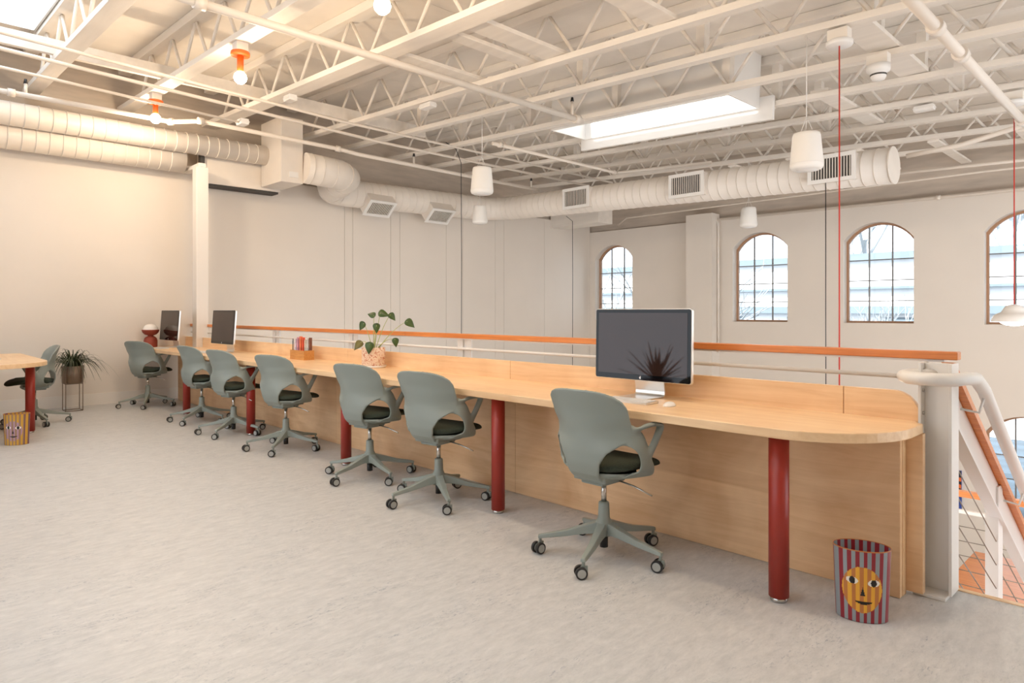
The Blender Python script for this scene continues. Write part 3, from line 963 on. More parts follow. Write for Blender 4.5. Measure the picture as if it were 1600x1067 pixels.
def make_chair():
    t = thing('office_chair', 'x', 'chair', (0, 0, 0), group='sage grey office chairs')
    link('shell', shell_mesh(), t)
    obj('seat_pad', pad_mesh(), 'pad', t, label='dark green knitted seat pad')
    b = NB(); bx(b, -.07, .07, -.10, .09, .375, .398); obj('tilt_mechanism', b, 'shell', t, bevel=0.01)
    b = NB(); cyl(b, (0, 0, .255), (0, 0, .378), .014, seg=14); obj('gas_lift', b, 'chrome', t)
    b = NB(); tube(b, [(.06, .03, .388), (.16, .03, .376), (.275, .02, .352)], .0045, 8); obj('height_lever', b, 'chrome', t)
    base = link('star_base', None, t)
    b = NB()
    lathe(b, [(0, .105), (.040, .105), (.046, .12), (.044, .165), (.030, .195), (.027, .27), (.022, .275), (0, .275)], 24)
    for k in range(5):
        a = 2 * PI * k / 5
        d = V((math.cos(a), math.sin(a), 0)); s = V((-d.y, d.x, 0))
        sts = [(.025, .030, .118, .175), (.10, .026, .112, .153), (.20, .021, .094, .122), (.315, .015, .078, .098), (.335, .013, .077, .093)]
        rings = []
        for r, w, z0, z1 in sts:
            c = d * r
            rings.append([b.verts.new(c + s * w + V((0, 0, z0))), b.verts.new(c - s * w + V((0, 0, z0))), b.verts.new(c - s * w * .72 + V((0, 0, z1))), b.verts.new(c + s * w * .72 + V((0, 0, z1)))])
        for p, q in zip(rings, rings[1:]):
            for i in range(4):
                b.faces.new((p[i], p[(i + 1) % 4], q[(i + 1) % 4], q[i]))
        b.faces.new(rings[0]); b.faces.new(rings[-1])
    me = mesh_of(b, 'star_base', 'shell')
    C.objects.unlink(base); bpy.data.objects.remove(base)
    base = link('star_base', me, t)
    bv = base.modifiers.new('bevel', 'BEVEL'); bv.width = .004; bv.segments = 2; bv.limit_method = 'ANGLE'
    b = NB(); cyl(b, (0, 0, .045), (0, 0, .108), .021, seg=16); obj('lift_housing', b, 'black', t)
    hood = NB(); cyl(hood, (0, 0, .045), (0, 0, .082), .008, seg=8); bx(hood, -.012, .02, -.0055, .0055, .026, .058)
    hm = mesh_of(hood, 'caster', 'shell')
    w = NB()
    cyl(w, (0, -.008, 0), (0, .008, 0), .0285, seg=20)
    tyre = mesh_of(w, 'wheel', 'black')
    w = NB(); cyl(w, (0, -.0095, 0), (0, .0095, 0), .0205, seg=20)
    hub = mesh_of(w, 'hub_disc', 'wheel_grey')
    # one wheel = tyre with a pale disc: two materials in one mesh
    w = NB(); cyl(w, (0, -.008, 0), (0, .008, 0), .0285, seg=20); nf = len(w.faces); cyl(w, (0, -.0095, 0), (0, .0095, 0), .0205, seg=20)
    w.faces.ensure_lookup_table()
    for i in range(nf, len(w.faces)): w.faces[i].material_index = 1
    wheel = mesh_of(w, 'wheel', ['black', 'wheel_grey'])
    bpy.data.meshes.remove(tyre); bpy.data.meshes.remove(hub)
    for k in range(5):
        a = 2 * PI * k / 5
        swv = a + (0.9, 2.4, -0.6, 1.7, 0.2)[k]
        c = link('caster', hm, t, (.325 * math.cos(a), .325 * math.sin(a), 0), (0, 0, swv))
        for s in (-1, 1):
            link('wheel', wheel, c, (-.012, s * .0165, .0285))
    return t
chair0 = make_chair()
def place_chair(first, x, y, yaw, base_rot, label):
    t = chair0 if first else copy_tree(chair0)
    t.location = (x, y, 0)
    t.rotation_euler = (0, 0, math.radians(yaw))
    t['label'] = label
    # the star base swivels independently of the seat
    for ch in t.children:
        n = ch.name.split('.')[0]
        if n == 'star_base':
            ch.rotation_euler = (0, 0, math.radians(base_rot - yaw))
        if n == 'caster':
            k = ch.get('_k')
    cs = [c for c in t.children if c.name.split('.')[0] == 'caster']
    for k, c in enumerate(cs):
        a = 2 * PI * k / 5 + math.radians(base_rot - yaw)
        c.location = (.325 * math.cos(a), .325 * math.sin(a), 0)
        c.rotation_euler = (0, 0, math.radians(48 + (-32, 22, -12, 38, 4)[k] - yaw))
    return t
CH = [(-2.12, 2.72, 0, 3, 'sage grey office chair nearest the camera, in front of the big monitor'),
      (-3.50, 2.74, 10, 45, 'sage grey office chair beside the second red leg, left of the nearest chair'),
      (-4.36, 2.76, 11, 66, 'sage grey office chair in front of the heart-leaved plant pot'),
      (-5.76, 2.77, 15, 28, 'sage grey office chair in front of the wooden desk organiser'),
      (-6.86, 2.74, 11, 22, 'sage grey office chair just left of the fourth red leg'),
      (-7.88, 2.79, 9, 20, 'sage grey office chair by the farthest red leg, in front of the middle monitor'),
      (-9.60, 2.72, 26, 50, 'sage grey office chair at the wall end of the long desk beside the lamp'),
      (-8.95, 1.40, 180, 10, 'sage grey office chair tucked at the second desk, facing left')]
for i, c in enumerate(CH):
    place_chair(i == 0, *c)

# ------------------------------------------------------------------ monitors, keyboards, mice
def rounded_rect(w, h, r, n=5):
    return arc(w / 2 - r, h / 2 - r, r, 0, PI / 2, n) + arc(-w / 2 + r, h / 2 - r, r, PI / 2, PI, n) + arc(-w / 2 + r, -h / 2 + r, r, PI, 1.5 * PI, n) + arc(w / 2 - r, -h / 2 + r, r, 1.5 * PI, 2 * PI, n)
def monitor(x, y, rz, label, w=0.65, h=0.41, lift=0.095, tilt=4):
    t = thing('monitor', label, 'monitor', (x, y, DT), rz, 'desktop monitors')
    hd = link('display', None, t, (0, 0, 0))
    b = NB(); prism(b, rounded_rect(w, h, 0.014), 0.0, 0.022, 'y')
    C.objects.unlink(hd); bpy.data.objects.remove(hd)
    rt = (math.radians(-tilt), 0, 0)
    hd = obj('housing', b, 'alu', t, (0, -0.02, lift + h / 2), rt, bevel=0.004)
    b = NB(); prism(b, rounded_rect(w - 0.008, h - 0.008, 0.012), -0.004, 0.001, 'y'); obj('bezel', b, 'bezel', hd)
    b = NB(); bx(b, -w / 2 + .024, w / 2 - .024, -0.0052, -0.003, -h / 2 + .034, h / 2 - .024); obj('screen', b, 'screen', hd)
    b = NB()
    pts = [(0.0062 * math.cos(a) * (1.0 if math.cos(a) < 0.55 or abs(math.sin(a)) > .55 else 0.62), 0.0062 * math.sin(a) - (0.0015 if math.sin(a) < -.8 and abs(math.cos(a)) < .25 else 0)) for a in [2 * PI * k / 24 for k in range(24)]]
    prism(b, pts, -0.006, -0.004, 'y')
    bx(b, -0.001, 0.004, -0.006, -0.004, 0.0075, 0.010)
    obj('emblem', b, 'alu', hd, (0, 0, -h / 2 + 0.017))
    # stand: foot plate bending up into the neck
    b = NB()
    prof = [(-.15, 0.0), (.055, 0.0), (.074, .008), (.078, .03), (.05, lift + 0.1), (.038, lift + 0.13), (.032, lift + 0.13), (.042, lift + 0.1), (.069, .032), (.067, .014), (.055, .007), (-.15, .007)]
    prism(b, prof, -0.10, 0.10, 'x')
    obj('stand', b, 'alu', t, bevel=0.002)
    return t
monitor(-2.225, 3.215, 0, 'large black-faced monitor on silver stand at the near end of the desk', tilt=1)
monitor(-8.20, 3.17, math.radians(1), 'grey-screened monitor on the desk right of the steel column')
monitor(-9.78, 3.06, math.radians(2), 'grey-screened monitor on the desk left of the column, beside the lamp')
def keyboard(x, y, rz, label):
    t = thing('keyboard', label, 'keyboard', (x, y, DT), rz, 'slim keyboards')
    b = NB(); prism(b, [(-.057, .001), (.057, .001), (.057, .013), (.05, .014), (-.057, .007)], -.14, .14, 'x'); obj('body', b, 'alu', t)
    b = NB()
    for r in range(5):
        for k in range(14):
            if r == 0 and 4 <= k <= 8: continue
            x0 = -.134 + k * .0192
            y0 = -.050 + r * .0195
            z0 = .0075 + (y0 + .05) * .065
            bx(b, x0, x0 + .0165, y0, y0 + .0165, z0, z0 + .0035)
    bx(b, -.134 + 4 * .0192, -.134 + 9 * .0192 - .003, -.05, -.0335, .0075, .011)
    k = obj('keys', b, 'key', t); k['kind'] = 'stuff'
keyboard(-2.16, 3.0, 0.02, 'slim silver keyboard with white keys below the large near monitor')
keyboard(-8.25, 2.93, 0.1, 'slim white keyboard below the monitor right of the column')
keyboard(-9.52, 2.84, 0.1, 'slim white keyboard below the monitor beside the lamp')
keyboard(-8.6, 0.95, 0.3, 'slim white keyboard on the second desk at the left edge')
b = NB(); lathe(b, [(0.0, 0.022), (.35, .021), (.62, .018), (.85, .012), (1.0, .004), (.97, .0), (0, .0)], 28, sx=.030, sy=.056)
o = obj('computer_mouse', b, 'key', None, (-1.92, 3.01, DT), (0, 0, 0.25)); tag(o, 'white computer mouse beside the keyboard of the large near monitor', 'mouse')

# ------------------------------------------------------------------ things on the desk
t = thing('desk_organiser', 'small wooden box organiser on the desk holding pens and booklets', 'organiser', (-6.40, 3.25, DT))
for n, q in (('front_board', (-.15, .15, -.055, -.045, .0, .095)), ('back_board', (-.15, .15, .045, .055, .0, .095)), ('end_board', (-.15, -.14, -.045, .045, .0, .095)), ('end_board', (.14, .15, -.045, .045, .0, .095)), ('bottom_board', (-.14, .14, -.045, .045, .0, .008)), ('divider', (-.0425, -.0385, -.045, .045, .008, .09))):
    b = NB(); bx(b, *q); obj(n, b, 'boxwood', t)
OI = [(-.135, .008, .2, (30, 34, 60), 'pen', 'dark blue pen'), (-.118, .008, .17, (200, 190, 200), 'pen', 'pale lilac pen'), (-.092, .016, .2, (222, 210, 224), 'booklet', 'pale lilac booklet'), (-.062, .016, .215, (205, 150, 170), 'booklet', 'pink booklet'),
      (-.018, .022, .225, (226, 120, 80), 'booklet', 'orange patterned booklet'), (.018, .022, .215, (222, 92, 62), 'booklet', 'red-orange booklet'), (.052, .014, .19, (230, 220, 205), 'booklet', 'cream booklet'), (.085, .014, .205, (240, 234, 225), 'booklet', 'white booklet'), (.120, .022, .215, (120, 74, 58), 'booklet', 'brown and pink booklet')]
for i, (dx, w, h, col, nm, ds) in enumerate(OI):
    mat('stationery_%d' % i, srgb(*col), 0.6, var=0.35 if nm == 'booklet' else 0, scale=40)
    yy = 3.25 - .032 + .064 * i / 8
    if nm == 'pen':
        r = thing('pen', ds + ' standing in the wooden organiser', 'pen', (-6.40 + dx, yy, DT + .009))
        b = NB(); cyl(b, (0, 0, 0), (0.004, 0, h * .8), .0048, seg=8); obj('barrel', b, 'stationery_%d' % i, r)
        b = NB(); cyl(b, (0.004, 0, h * .8), (0.006, 0, h), .0055, .004, seg=8); obj('cap', b, 'stationery_%d' % i, r)
    else:
        r = thing('booklet', ds + ' standing upright in the wooden organiser', 'booklet', (-6.40 + dx, yy, DT + .009), 0, 'booklets in the organiser')
        b = NB(); bx(b, -w / 2 + .002, w / 2 - .002, -.009, .010, .002, h - .002); obj('pages', b, 'key', r)
        for s_ in (-1, 1):
            b = NB(); bx(b, s_ * w / 2 - .0015, s_ * w / 2 + .0015, -.010, .011, 0, h); obj('cover', b, 'stationery_%d' % i, r)
        b = NB(); bx(b, -w / 2 - .0015, w / 2 + .0015, -.0115, -.0095, 0, h); obj('spine', b, 'stationery_%d' % i, r)

# terracotta-red lamp with white globe
t = thing('table_lamp', 'brick-red mushroom-waisted table lamp with white globe by the end wall', 'lamp', (-10.04, 2.88, DT))
b = NB(); lathe(b, [(0, 0), (.082, 0), (.085, .01), (.085, .09), (.075, .125), (.05, .145), (.035, .152), (.035, .160), (.07, .172), (.098, .2), (.108, .228), (.108, .238), (.095, .238), (.0, .225)], 32); obj('base', b, 'terracotta', t)
b = NB(); lathe(b, [(.094, .236), (.092, .255), (.078, .285), (.05, .308), (.0, .318)], 32); obj('globe', b, 'globe', t)

# heart-leaved plant in a patterned pot
def pot_mat():
    m = bpy.data.materials.new('pot_pattern'); m.use_nodes = True
    nt = m.node_tree; p = nt.nodes['Principled BSDF']; p.inputs['Roughness'].default_value = .5
    tc = nt.nodes.new('ShaderNodeTexCoord')
    n = nt.nodes.new('ShaderNodeTexNoise'); n.inputs['Scale'].default_value = 28; n.inputs['Detail'].default_value = 2; n.inputs['Distortion'].default_value = 3.0
    nt.links.new(tc.outputs['Object'], n.inputs['Vector'])
    r = nt.nodes.new('ShaderNodeValToRGB')
    r.color_ramp.elements[0].position = .40; r.color_ramp.elements[0].color = srgb(196, 128, 100)
    r.color_ramp.elements[1].position = .47; r.color_ramp.elements[1].color = srgb(236, 216, 196)
    e = r.color_ramp.elements.new(.44); e.color = srgb(226, 190, 164)
    nt.links.new(n.outputs[0], r.inputs[0]); nt.links.new(r.outputs[0], p.inputs['Base Color'])
    MATS['pot'] = m
pot_mat()
PX, PY = -5.06, 3.24
t = thing('potted_plant', 'heart-leaved plant in a marbled cream and pink pot on the desk', 'plant', (PX, PY, DT))
b = NB(); lathe(b, [(0, .012), (.092, .012), (.100, .02), (.102, .165), (.102, .175), (.094, .175), (.092, .155), (0, .15)], 36); obj('pot', b, 'pot', t)
b = NB(); lathe(b, [(0, 0), (.105, 0), (.112, .008), (.112, .018), (.10, .014), (0, .0125)], 36); obj('saucer', b, 'globe', t)
b = NB(); lathe(b, [(0, .150), (.0915, .150), (.0915, .157), (0, .16)], 24); obj('soil', b, 'soil', t)
Rv = V((0.698, 0.716, 0)); Dv = V((0.716, -0.698, 0))
def heart_leaf(parent, at, tipdir, up, size, m):
    """leaf blade with folded midrib, starting at 'at' and pointing along tipdir"""
    d = V(tipdir).normalized(); n = V(up); n = (n - d * n.dot(d)).normalized(); s = d.cross(n)
    b = NB()
    prof = [(-.22, .0), (-.18, .22), (-.05, .40), (.15, .44), (.40, .36), (.65, .22), (.85, .09), (1.0, .0)]
    mid, L, R_ = [], [], []
    for u, w in prof:
        bend = -.16 * max(0, u) ** 2
        uu = max(u, 0) if w == 0 and u < 0 else u
        mid.append(b.verts.new(d * size * (uu) + n * size * (bend - .05)))
        L.append(b.verts.new(d * size * u + s * size * w + n * size * (bend + .10 * w)))
        R_.append(b.verts.new(d * size * u - s * size * w + n * size * (bend + .10 * w)))
    for k in range(len(prof) - 1):
        for A in (L, R_):
            try: b.faces.new((mid[k], mid[k + 1], A[k + 1], A[k])).smooth = True
            except ValueError: pass
    bmesh.ops.remove_doubles(b, verts=b.verts, dist=1e-5)
    me = mesh_of(b, 'leaf', m)
    o = link('leaf', me, parent, at)
    sd = o.modifiers.new('thick', 'SOLIDIFY'); sd.thickness = 0.0012
    return o
LV = [(-.085, .10, .015, (-.5, -.1, -.8), .075, 'leaf', 0.255), (-.10, .02, .06, (-.6, .3, -.7), .085, 'leaf_b', 0.07), (-.005, .02, .13, (-.1, .2, -1), .09, 'leaf', 0.06), (.06, 0.0, .0, (.9, 0, -.25), .085, 'leaf', 0.355), (.145, .0, -.02, (.6, .1, -.7), .07, 'leaf', 0.34), (.30, .0, .02, (.75, .1, -.6), .085, 'leaf', 0.275), (.20, 0, .05, (.1, .1, -1), .07, 'leaf', 0.10), (.035, 0, .04, (.0, .1, -1), .075, 'leaf', 0.24), (.0, -.02, -.02, (-.7, -.2, .2), .07, 'leaf', 0.33)]
for lr, _, fd, tip, sz, m_, hz in LV:
    end = Rv * lr + Dv * fd + V((0, 0, .155 + hz * 0.9))
    st = Rv * lr * .12 + V((0, 0, .15))
    mid_ = (st + end) / 2 + V((0, 0, .07 if lr > 0.1 or lr < -.08 else .04))
    pts = [st * (1 - q) ** 2 + mid_ * 2 * q * (1 - q) + end * q * q for q in [k / 8 for k in range(9)]]
    b = NB(); tube(b, pts, [.0042 - .0022 * k / 8 for k in range(9)], 6); s_ = obj('stalk', b, 'stem', t)
    tv = Rv * tip[0] + Dv * tip[1] + V((0, 0, tip[2]))
    heart_leaf(s_, end, tv, Dv + V((0, 0, .5)), sz, m_)

# ------------------------------------------------------------------ grassy plant on its stand
t = thing('plant_stand', 'bronze pot with wiry grass plant on a thin wire stand by the end wall', 'plant', (-9.83, 1.93, 0))
b = NB(); lathe(b, [(0, .345), (.105, .345), (.115, .352), (.122, .56), (.116, .56), (.112, .53), (0, .53)], 32); obj('pot', b, 'bronze', t)
b = NB(); lathe(b, [(0, .532), (.111, .532), (.111, .54), (0, .545)], 20); obj('soil', b, 'soil', t)
for k in range(4):
    a = PI / 4 + k * PI / 2
    q = V((.128 * math.cos(a), .128 * math.sin(a), 0)); q2 = V((.128 * math.cos(a + PI / 2), .128 * math.sin(a + PI / 2), 0))
    b = NB(); cyl(b, q + V((0, 0, .004)), q + V((0, 0, .555)), .0045, seg=8); obj('leg', b, 'bronze', t)
    b = NB(); cyl(b, q + V((0, 0, .008)), q2 + V((0, 0, .008)), .0045, seg=8); obj('floor_rod', b, 'bronze', t)
    b = NB(); cyl(b, q + V((0, 0, .341)), q2 + V((0, 0, .341)), .004, seg=8); obj('shelf_rod', b, 'bronze', t)
rg = random.Random(3)
b = NB()
for k in range(170):
    a = rg.uniform(0, 2 * PI); L = rg.uniform(.34, .62); lean = rg.uniform(.2, 1.0)
    d = V((math.cos(a), math.sin(a), 0)); s_ = V((-d.y, d.x, 0))
    p0 = d * rg.uniform(0, .07) + V((0, 0, .54))
    prev = None
    for q in range(8):
        u = q / 7
        p = p0 + d * L * lean * u * .9 + V((0, 0, L * ((1.25 - .35 * lean) * u - (.70 + .55 * lean) * u * u)))
        if p.x < -.38: p.x = -.38
        w = .0065 * (1 - u) ** .6 + .0006
        A = (b.verts.new(p + s_ * w), b.verts.new(p + V((0, 0, -.003 * (1 - u)))), b.verts.new(p - s_ * w))
        if prev:
            b.faces.new((prev[0], A[0], A[1], prev[1])); b.faces.new((prev[1], A[1], A[2], prev[2]))
        prev = A
o = obj('grass_leaves', b, 'grass', t); o['kind'] = 'stuff'

# ------------------------------------------------------------------ printed oval bins
for n, c in dict(bin_red=(140, 32, 44), bin_grey=(140, 148, 152), bin_yel=(226, 166, 52), bin_brn=(186, 116, 58), bin_pur=(172, 138, 158), bin_gold=(206, 158, 52), bin_tan=(150, 118, 92), bin_blk=(20, 18, 20), bin_wht=(235, 230, 220), bin_dpur=(104, 66, 96)).items():
    mat(n, srgb(*c), 0.32)
BM = ['bin_red', 'bin_grey', 'bin_yel', 'bin_brn', 'bin_pur', 'bin_gold', 'bin_tan', 'bin_blk', 'bin_wht', 'bin_dpur']
def face_feature(x, z):
    """x: metres along the front from its middle, z: height from the face centre -> material or None"""
    for ex, ez in ((-.048, .034), (.042, .030)):
        dx, dz = x - ex, z - ez
        if (dx / .0125) ** 2 + (dz / .0145) ** 2 < 1: return 'bin_blk'
        if (dx / .025) ** 2 + (dz / .0135) ** 2 < 1: return 'bin_wht'
    if 0 < (z + .022) < .034 and abs(x + .004) < .010 * (1 - (z + .022) / .034): return 'bin_blk'
    if abs(x) < .036 and abs(z + .052 - 3.0 * x * x) < .0052 * (1 - (abs(x) / .036) ** 2) + .0012: return 'bin_blk'
    return None
def bin_color(a, z, h, W):
    front = math.sin(a) < 0           # local -y side is side A
    x = W / 2 * math.cos(a) * 1.0
    s = x if front else -x
    arcx = s * 1.12
    k = int(math.floor((arcx + 10) / .0165)) % 2
    zc = h * .46
    inside = ((arcx + .006) / .084) ** 2 + ((z - zc) / .092) ** 2 < 1
    if inside:
        f = face_feature(arcx, z - zc)
        if f: return f
        return (('bin_yel', 'bin_brn') if front else ('bin_pur', 'bin_tan'))[k]
    return (('bin_red', 'bin_grey') if front else ('bin_gold', 'bin_tan' if abs(arcx) < .09 else 'bin_dpur'))[k]
def make_bin(loc, rz, label):
    t = thing('waste_bin', label, 'bin', loc, rz, 'striped oval waste bins')
    h = .285; NA, NZ = 260, 90
    b = NB()
    R = []
    for j in range(NZ + 1):
        z = h * j / NZ; s = .90 + .10 * j / NZ
        R.append([b.verts.new((.106 * s * math.cos(2 * PI * i / NA), .078 * s * math.sin(2 * PI * i / NA), z + .001)) for i in range(NA)])
    for j in range(NZ):
        for i in range(NA):
            k = (i + 1) % NA
            f = b.faces.new((R[j][i], R[j][k], R[j + 1][k], R[j + 1][i])); f.smooth = True
            f.material_index = BM.index(bin_color(2 * PI * (i + .5) / NA, h * (j + .5) / NZ, h, .212))
    b.faces.new(R[0][::-1])
    o = obj('body', b, BM, t)
    b = NB()
    Q = []
    for z, s in ((.006, .90), (h, .996)):
        Q.append([b.verts.new((.106 * s * .985 * math.cos(2 * PI * i / 130), .078 * s * .98 * math.sin(2 * PI * i / 130), z)) for i in range(130)])
    for i in range(130):
        k = (i + 1) % 130
        f = b.faces.new((Q[0][i], Q[0][k], Q[1][k], Q[1][i])); f.smooth = True
        f.material_index = BM.index(bin_color(-2 * PI * (i + .5) / 130 + (0), 0.01, h, .212) if True else 0)
    b.faces.new(Q[0])
    obj('lining', b, BM, t)
    b = NB(); tube(b, [(.106 * math.cos(2 * PI * i / 64), .078 * math.sin(2 * PI * i / 64), h + .001) for i in range(65)], .0022, 6, caps=False); obj('rim', b, 'bin_brn', t)
make_bin((-0.965, 2.93, 0), math.radians(24), 'oval waste bin striped red and grey with a yellow face, at the desk end')
make_bin((-7.72, 1.07, 0), math.radians(180 + 62), 'oval waste bin striped yellow with a purple face, by the second desk')

# ------------------------------------------------------------------ guard rail behind the desk
g = thing('guard_rail', 'guard rail behind the desk with orange wood cap and white posts', 'railing', (0, 3.49, 0))
RZ = 1.06
xs = [XW + 0.01, -9.69, -7.0, -4.55, -0.74]
for x0, x1 in zip([XW + 0.01, -9.56, -7.62, -4.9], [-9.74, -7.62, -4.9, -0.745]):
    b = NB(); bx(b, x0, x1 - 0.001, -.032, .032, RZ - .036, RZ); obj('cap_board', b, 'fir', g, bevel=0.004)
b = NB(); bx(b, XW + .01, -9.74, -.02, .02, RZ - .046, RZ - .036); bx(b, -9.56, -.80, -.02, .02, RZ - .046, RZ - .036); obj('cap_plate', b, 'steel_white', g)
for x in (-9.2, -7.5, -5.8, -4.12, -2.45):
    for s in (-1, 1):
        b = NB(); bx(b, x + s * .052 - .034, x + s * .052 + .034, -.006, .006, -.3, RZ - .046); obj('post_plate', b, 'steel_white', g)
    b = NB(); bx(b, x - .018, x + .018, .006, .05, -.3, RZ - .046); obj('post_web', b, 'steel_white', g)
for z in (.94, .78, .62, .46, .30, .14):
    b = NB(); cyl(b, (XW + .02, -.014 if z > .9 else .02, z), (-.876, -.014 if z > .9 else .02, z), .011 if z > .9 else .0035, seg=10); obj('mid_rail' if z > .9 else 'cable', b, 'steel_white' if z > .9 else 'cable', g)

# ------------------------------------------------------------------ stair railing at the right
st = thing('stair_railing', 'white steel newel with sloping stair guard, cables and pipe handrail', 'railing', (-0.81, 3.42, 0))
b = NB()
bx(b, -.064, -.052, -.06, .06, .014, 1.012); bx(b, .052, .064, -.06, .06, .014, 1.012); bx(b, -.052, .052, -.004, .006, .014, 1.012)
nw = obj('newel_post', b, 'steel_white', st, bevel=0.0015)
b = NB(); bx(b, -.075, .05, -.10, .07, 0.0, .014); obj('base_plate', b, 'steel_white', st, bevel=0.002)
for k in range(8):
    z = .19 + k * .1
    b = NB(); cyl(b, (-.0525, -.035, z), (-.045, -.035, z), .008, seg=10); obj('cable_fitting', b, 'chrome', nw)
SL = -0.637
dY = 2.58
def sl(y, z0): return z0 + SL * y
def slope_bar(name, x0, x1, ya, yb, zlo, zhi, m, parent, bevel=0.0):
    b = NB()
    prism(b, [(ya, sl(ya, zlo)), (yb, sl(yb, zlo)), (yb, sl(yb, zhi)), (ya, sl(ya, zhi))], x0, x1, 'x')
    return obj(name, b, m, parent, bevel=bevel)
slope_bar('sloping_cap', .0, .055, .05, dY, 1.005, 1.045, 'fir', st)
slope_bar('sloping_channel', -.012, .02, .065, dY, .80, 1.0, 'steel_white', st)
slope_bar('channel_lip', -.012, .05, .065, dY, .79, .80, 'steel_white', st)
for k in range(7):
    z0 = .66 - k * .13
    ya = .066
    b = NB(); cyl(b, (.02, ya, sl(ya, z0)), (.02, dY, sl(dY, z0)), .0032, seg=6); obj('cable', b, 'cable', st)
b = NB(); bx(b, -.03, .03, 1.08, 1.20, -1.3, .27); obj('second_post', b, 'steel_white', st)
slope_bar('stringer', -.03, .03, .1, dY, -.46, -.20, 'steel_white', st)
# pipe handrail with its curled end
hp = [(-.01, .02, .955), (-.06, -.03, .957), (-.10, -.075, .957), (-.105, -.115, .955), (-.08, -.15, .953), (-.03, -.165, .952), (.04, -.155, .951), (.085, -.12, .950), (.12, -.05, .955), (.135, .02, .95)]
for q in (0.15, .5, 1.0, 1.6, 2.2, dY): hp.append((.14, q, sl(q, .985)))
b = NB(); tube(b, hp, .028, 14); obj('pipe_handrail', b, 'steel_white', st)
for y in (.16, 1.1, 2.0):
    b = NB(); tube(b, [(.05, y, sl(y, .90)), (.12, y, sl(y, .89)), (.14, y, sl(y, .97))], .006, 8); obj('handrail_bracket', b, 'steel_white', st)

# flight and landing below
fl = thing('stair_flight', 'wooden stair flight with white stringer going down past the newel', 'stairs', (-0.74, 3.53, 0))
for k in range(1, 9):
    b = NB(); bx(b, .02, 1.25, (k - 1) * .28 + .01, k * .28 + .03, -.178 * k - .04, -.178 * k); obj('tread', b, 'fir', fl)
b = NB(); prism(b, [(0.0, -.40), (2.5, -.40 + SL * 2.5), (2.5, -.1 + SL * 2.5), (0.0, -.1)], 1.26, 1.30, 'x'); obj('stringer', b, 'steel_white', fl)
ld = thing('stair_landing', 'landing below the stair with orange capped guard and cables', 'landing', (-1.6, 6.05, -1.47))
b = NB(); bx(b, -.6, 2.2, 0, 1.1, -.2, 0); obj('platform', b, 'lower_floor', ld)
b = NB(); bx(b, -.6, 2.2, 1.02, 1.09, 1.05, 1.10); obj('cap_board', b, 'fir', ld)
b = NB(); bx(b, -.6, 2.2, 1.03, 1.07, .90, .93); obj('mid_rail', b, 'steel_white', ld)
for x in (-.55, .36, 1.2, 2.1):
    b = NB(); bx(b, x - .03, x + .03, 1.03, 1.08, -.2, 1.05); obj('post', b, 'steel_white', ld)
for k in range(6):
    b = NB(); cyl(b, (-.6, 1.05, .78 - k * .13), (2.2, 1.05, .78 - k * .13), .004, seg=6); obj('cable', b, 'cable', ld)
f2 = thing('lower_stair_flight', 'lower wooden stair flight with white curled handrail beneath the landing', 'stairs', (-1.95, 7.3, -1.47))
for k in range(1, 7):
    b = NB(); bx(b, -.1, .95, (k - 1) * .28, k * .28 + .03, -.178 * k - .05, -.178 * k + .05); obj('tread', b, 'fir', f2)
b = NB(); tube(b, [(-.15, -.1, .55), (-.15, .3, .50), (-.15, 1.7, -.40)], .03, 12); obj('handrail', b, 'steel_white', f2)
for k in range(3):
    b = NB(); cyl(b, (-.15, .3 + .6 * k, .48 - .385 * k), (-.15, .3 + .6 * k, -.35 - .385 * k), .015, seg=8); obj('baluster', b, 'steel_white', f2)
# art below
t = thing('wall_picture', 'abstract orange, black and blue picture on the lower storey past the newel', 'picture', (-2.66, YW - .035, -1.96))
mat('art_blue', srgb(40, 70, 150), .5); mat('art_dark', srgb(24, 22, 40), .5)
b = NB(); bx(b, -.6, 0, 0, .03, 0, .66); obj('canvas', b, 'art_blue', t)
b = NB(); bx(b, -.6, 0, -.003, 0, .26, .66); obj('dark_field', b, 'art_dark', t)
for k in range(3):
    b = NB(); pts = [(x / 20 * .6 - .6, .64 - .12 * k - .10 * (x / 20) ** 2 + .02 * math.sin(x / 20 * 7 + k)) for x in range(21)]
    prism(b, pts + [(x, z_ - .06) for x, z_ in pts[::-1]], -.006 - .001 * k, -.003, 'y'); obj('brush_band', b, 'orange', t)
t = thing('bar_table', 'long orange wood table on the lower storey, glimpsed between the stair cables', 'table', (-1.7, 10.2, LOWZ))
b = NB(); bx(b, -.5, .6, -.85, .95, 1.05, 1.10); obj('table_top', b, 'fir', t, bevel=.004)
for x in (-.42, .52):
    for y in (-.75, .85):
        b = NB(); bx(b, x - .03, x + .03, y - .03, y + .03, 0, 1.05); obj('leg', b, 'steel_white', t)

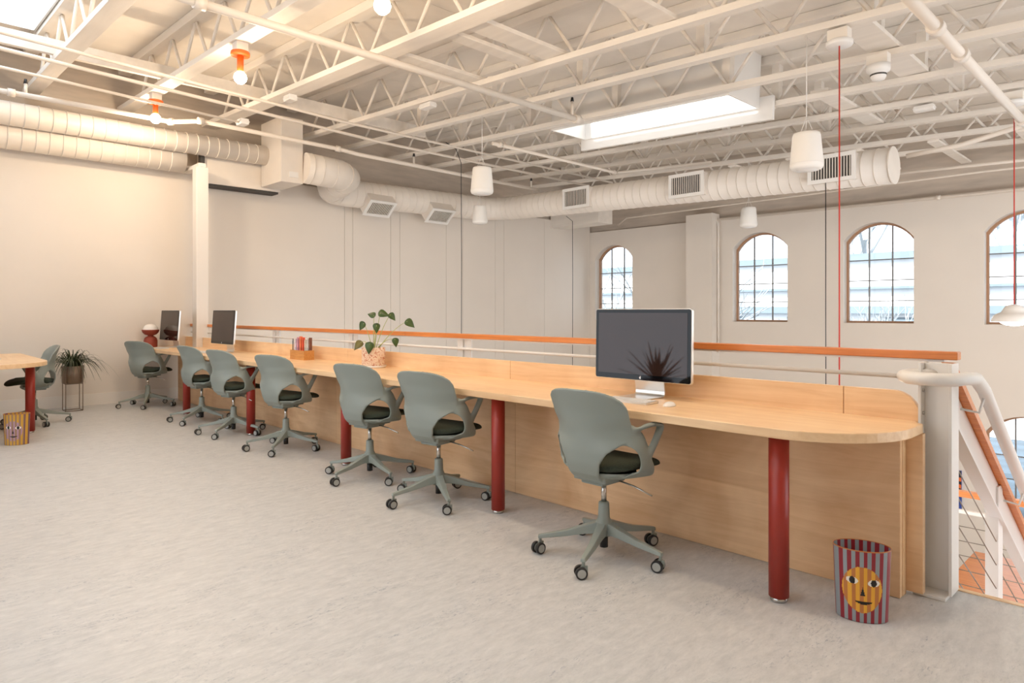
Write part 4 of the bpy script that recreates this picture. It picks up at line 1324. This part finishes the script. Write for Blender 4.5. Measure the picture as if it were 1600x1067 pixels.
# ------------------------------------------------------------------ outside
b = NB(); bx(b, -40, 40, YW + .4, 70, -3.5, -3.4)
struct('ground_outside', b, 'ground', 'grey street outside the windows', 'ground')
t = thing('white_building', 'white building with grey-blue bands across the street', 'building', (-10, 30, -3.4))
b = NB(); bx(b, -30, 34, 0, 6, 0, 6.9); obj('wall', b, 'bldg', t)
for z, hgt in ((6.75, .28), (5.55, .10), (4.55, .30)):
    b = NB(); bx(b, -30, 34, -.25, 0, z, z + hgt); obj('band', b, 'bldg_trim', t)
for x in (-6.5, -3, 1.0, 5, 9):
    b = NB(); bx(b, x, x + 1.4, -.05, .0, 3.2, 4.4); w_ = obj('window', b, 'bldg_trim', t)
def tree(x, y, hgt, seed, label):
    rg = random.Random(seed)
    t = thing('bare_tree', label, 'tree', (x, y, -3.4), 0, 'bare trees outside')
    bt, bb = NB(), NB()
    def grow(p, d, L, r, lv):
        q = p + d * L
        cyl(bt if lv < 2 else bb, p, q, r, r * .68, seg=6 if lv < 3 else 4, caps=False)
        if lv >= 5: return
        for k in range(3 if lv < 4 else 2):
            nd = (d + V((rg.uniform(-.75, .75), rg.uniform(-.75, .75), rg.uniform(-.15, .55)))).normalized()
            grow(p + d * L * rg.uniform(.6, 1.0), nd, L * rg.uniform(.62, .82), r * .64, lv + 1)
    grow(V((0, 0, 0)), V((0.05, 0, 1)), hgt * .32, .011 * hgt + .02, 0)
    obj('trunk', bt, 'hazed_bark', t); o = obj('twigs', bb, 'hazed_bark', t); o['kind'] = 'stuff'
tree(-12.7, 17.0, 9.0, 2, 'bare tree outside the arched window nearest the corner')
tree(-7.5, 16.4, 5.2, 5, 'small bare tree outside the window right of the pilaster')
tree(-6.5, 19.8, 5.6, 11, 'small bare tree outside the window beyond the red cord')
tree(-14.7, 44, 19, 8, 'tall bare tree rising behind the white building')
tree(-7.2, 44.0, 19, 9, 'tall bare tree behind the building, seen in the rightmost window')

# spiky plant standing behind the camera side of the room, mirrored in the near screen
t = thing('agave_plant', 'spiky dark agave in a tall pot, mirrored in the near monitor', 'plant', (-4.35, -0.2, 0))
b = NB(); lathe(b, [(0, 0), (.14, 0), (.18, .58), (.17, .58), (0, .55)], 24); obj('pot', b, 'terracotta', t)
for k in range(30):
    a = k * 2.4; el = .25 + 1.15 * (k / 30); L = .38 + .1 * math.sin(k)
    d = V((math.cos(a) * math.cos(el), math.sin(a) * math.cos(el), math.sin(el))); s_ = V((-math.sin(a), math.cos(a), 0))
    b = NB(); p = V((0, 0, .56))
    vs = [b.verts.new(p + s_ * .018), b.verts.new(p - s_ * .018), b.verts.new(p + d * L * .5 - s_ * .02), b.verts.new(p + d * L), b.verts.new(p + d * L * .5 + s_ * .02)]
    b.faces.new(vs)
    o = obj('leaf', b, 'grass', t); sd = o.modifiers.new('t', 'SOLIDIFY'); sd.thickness = .005
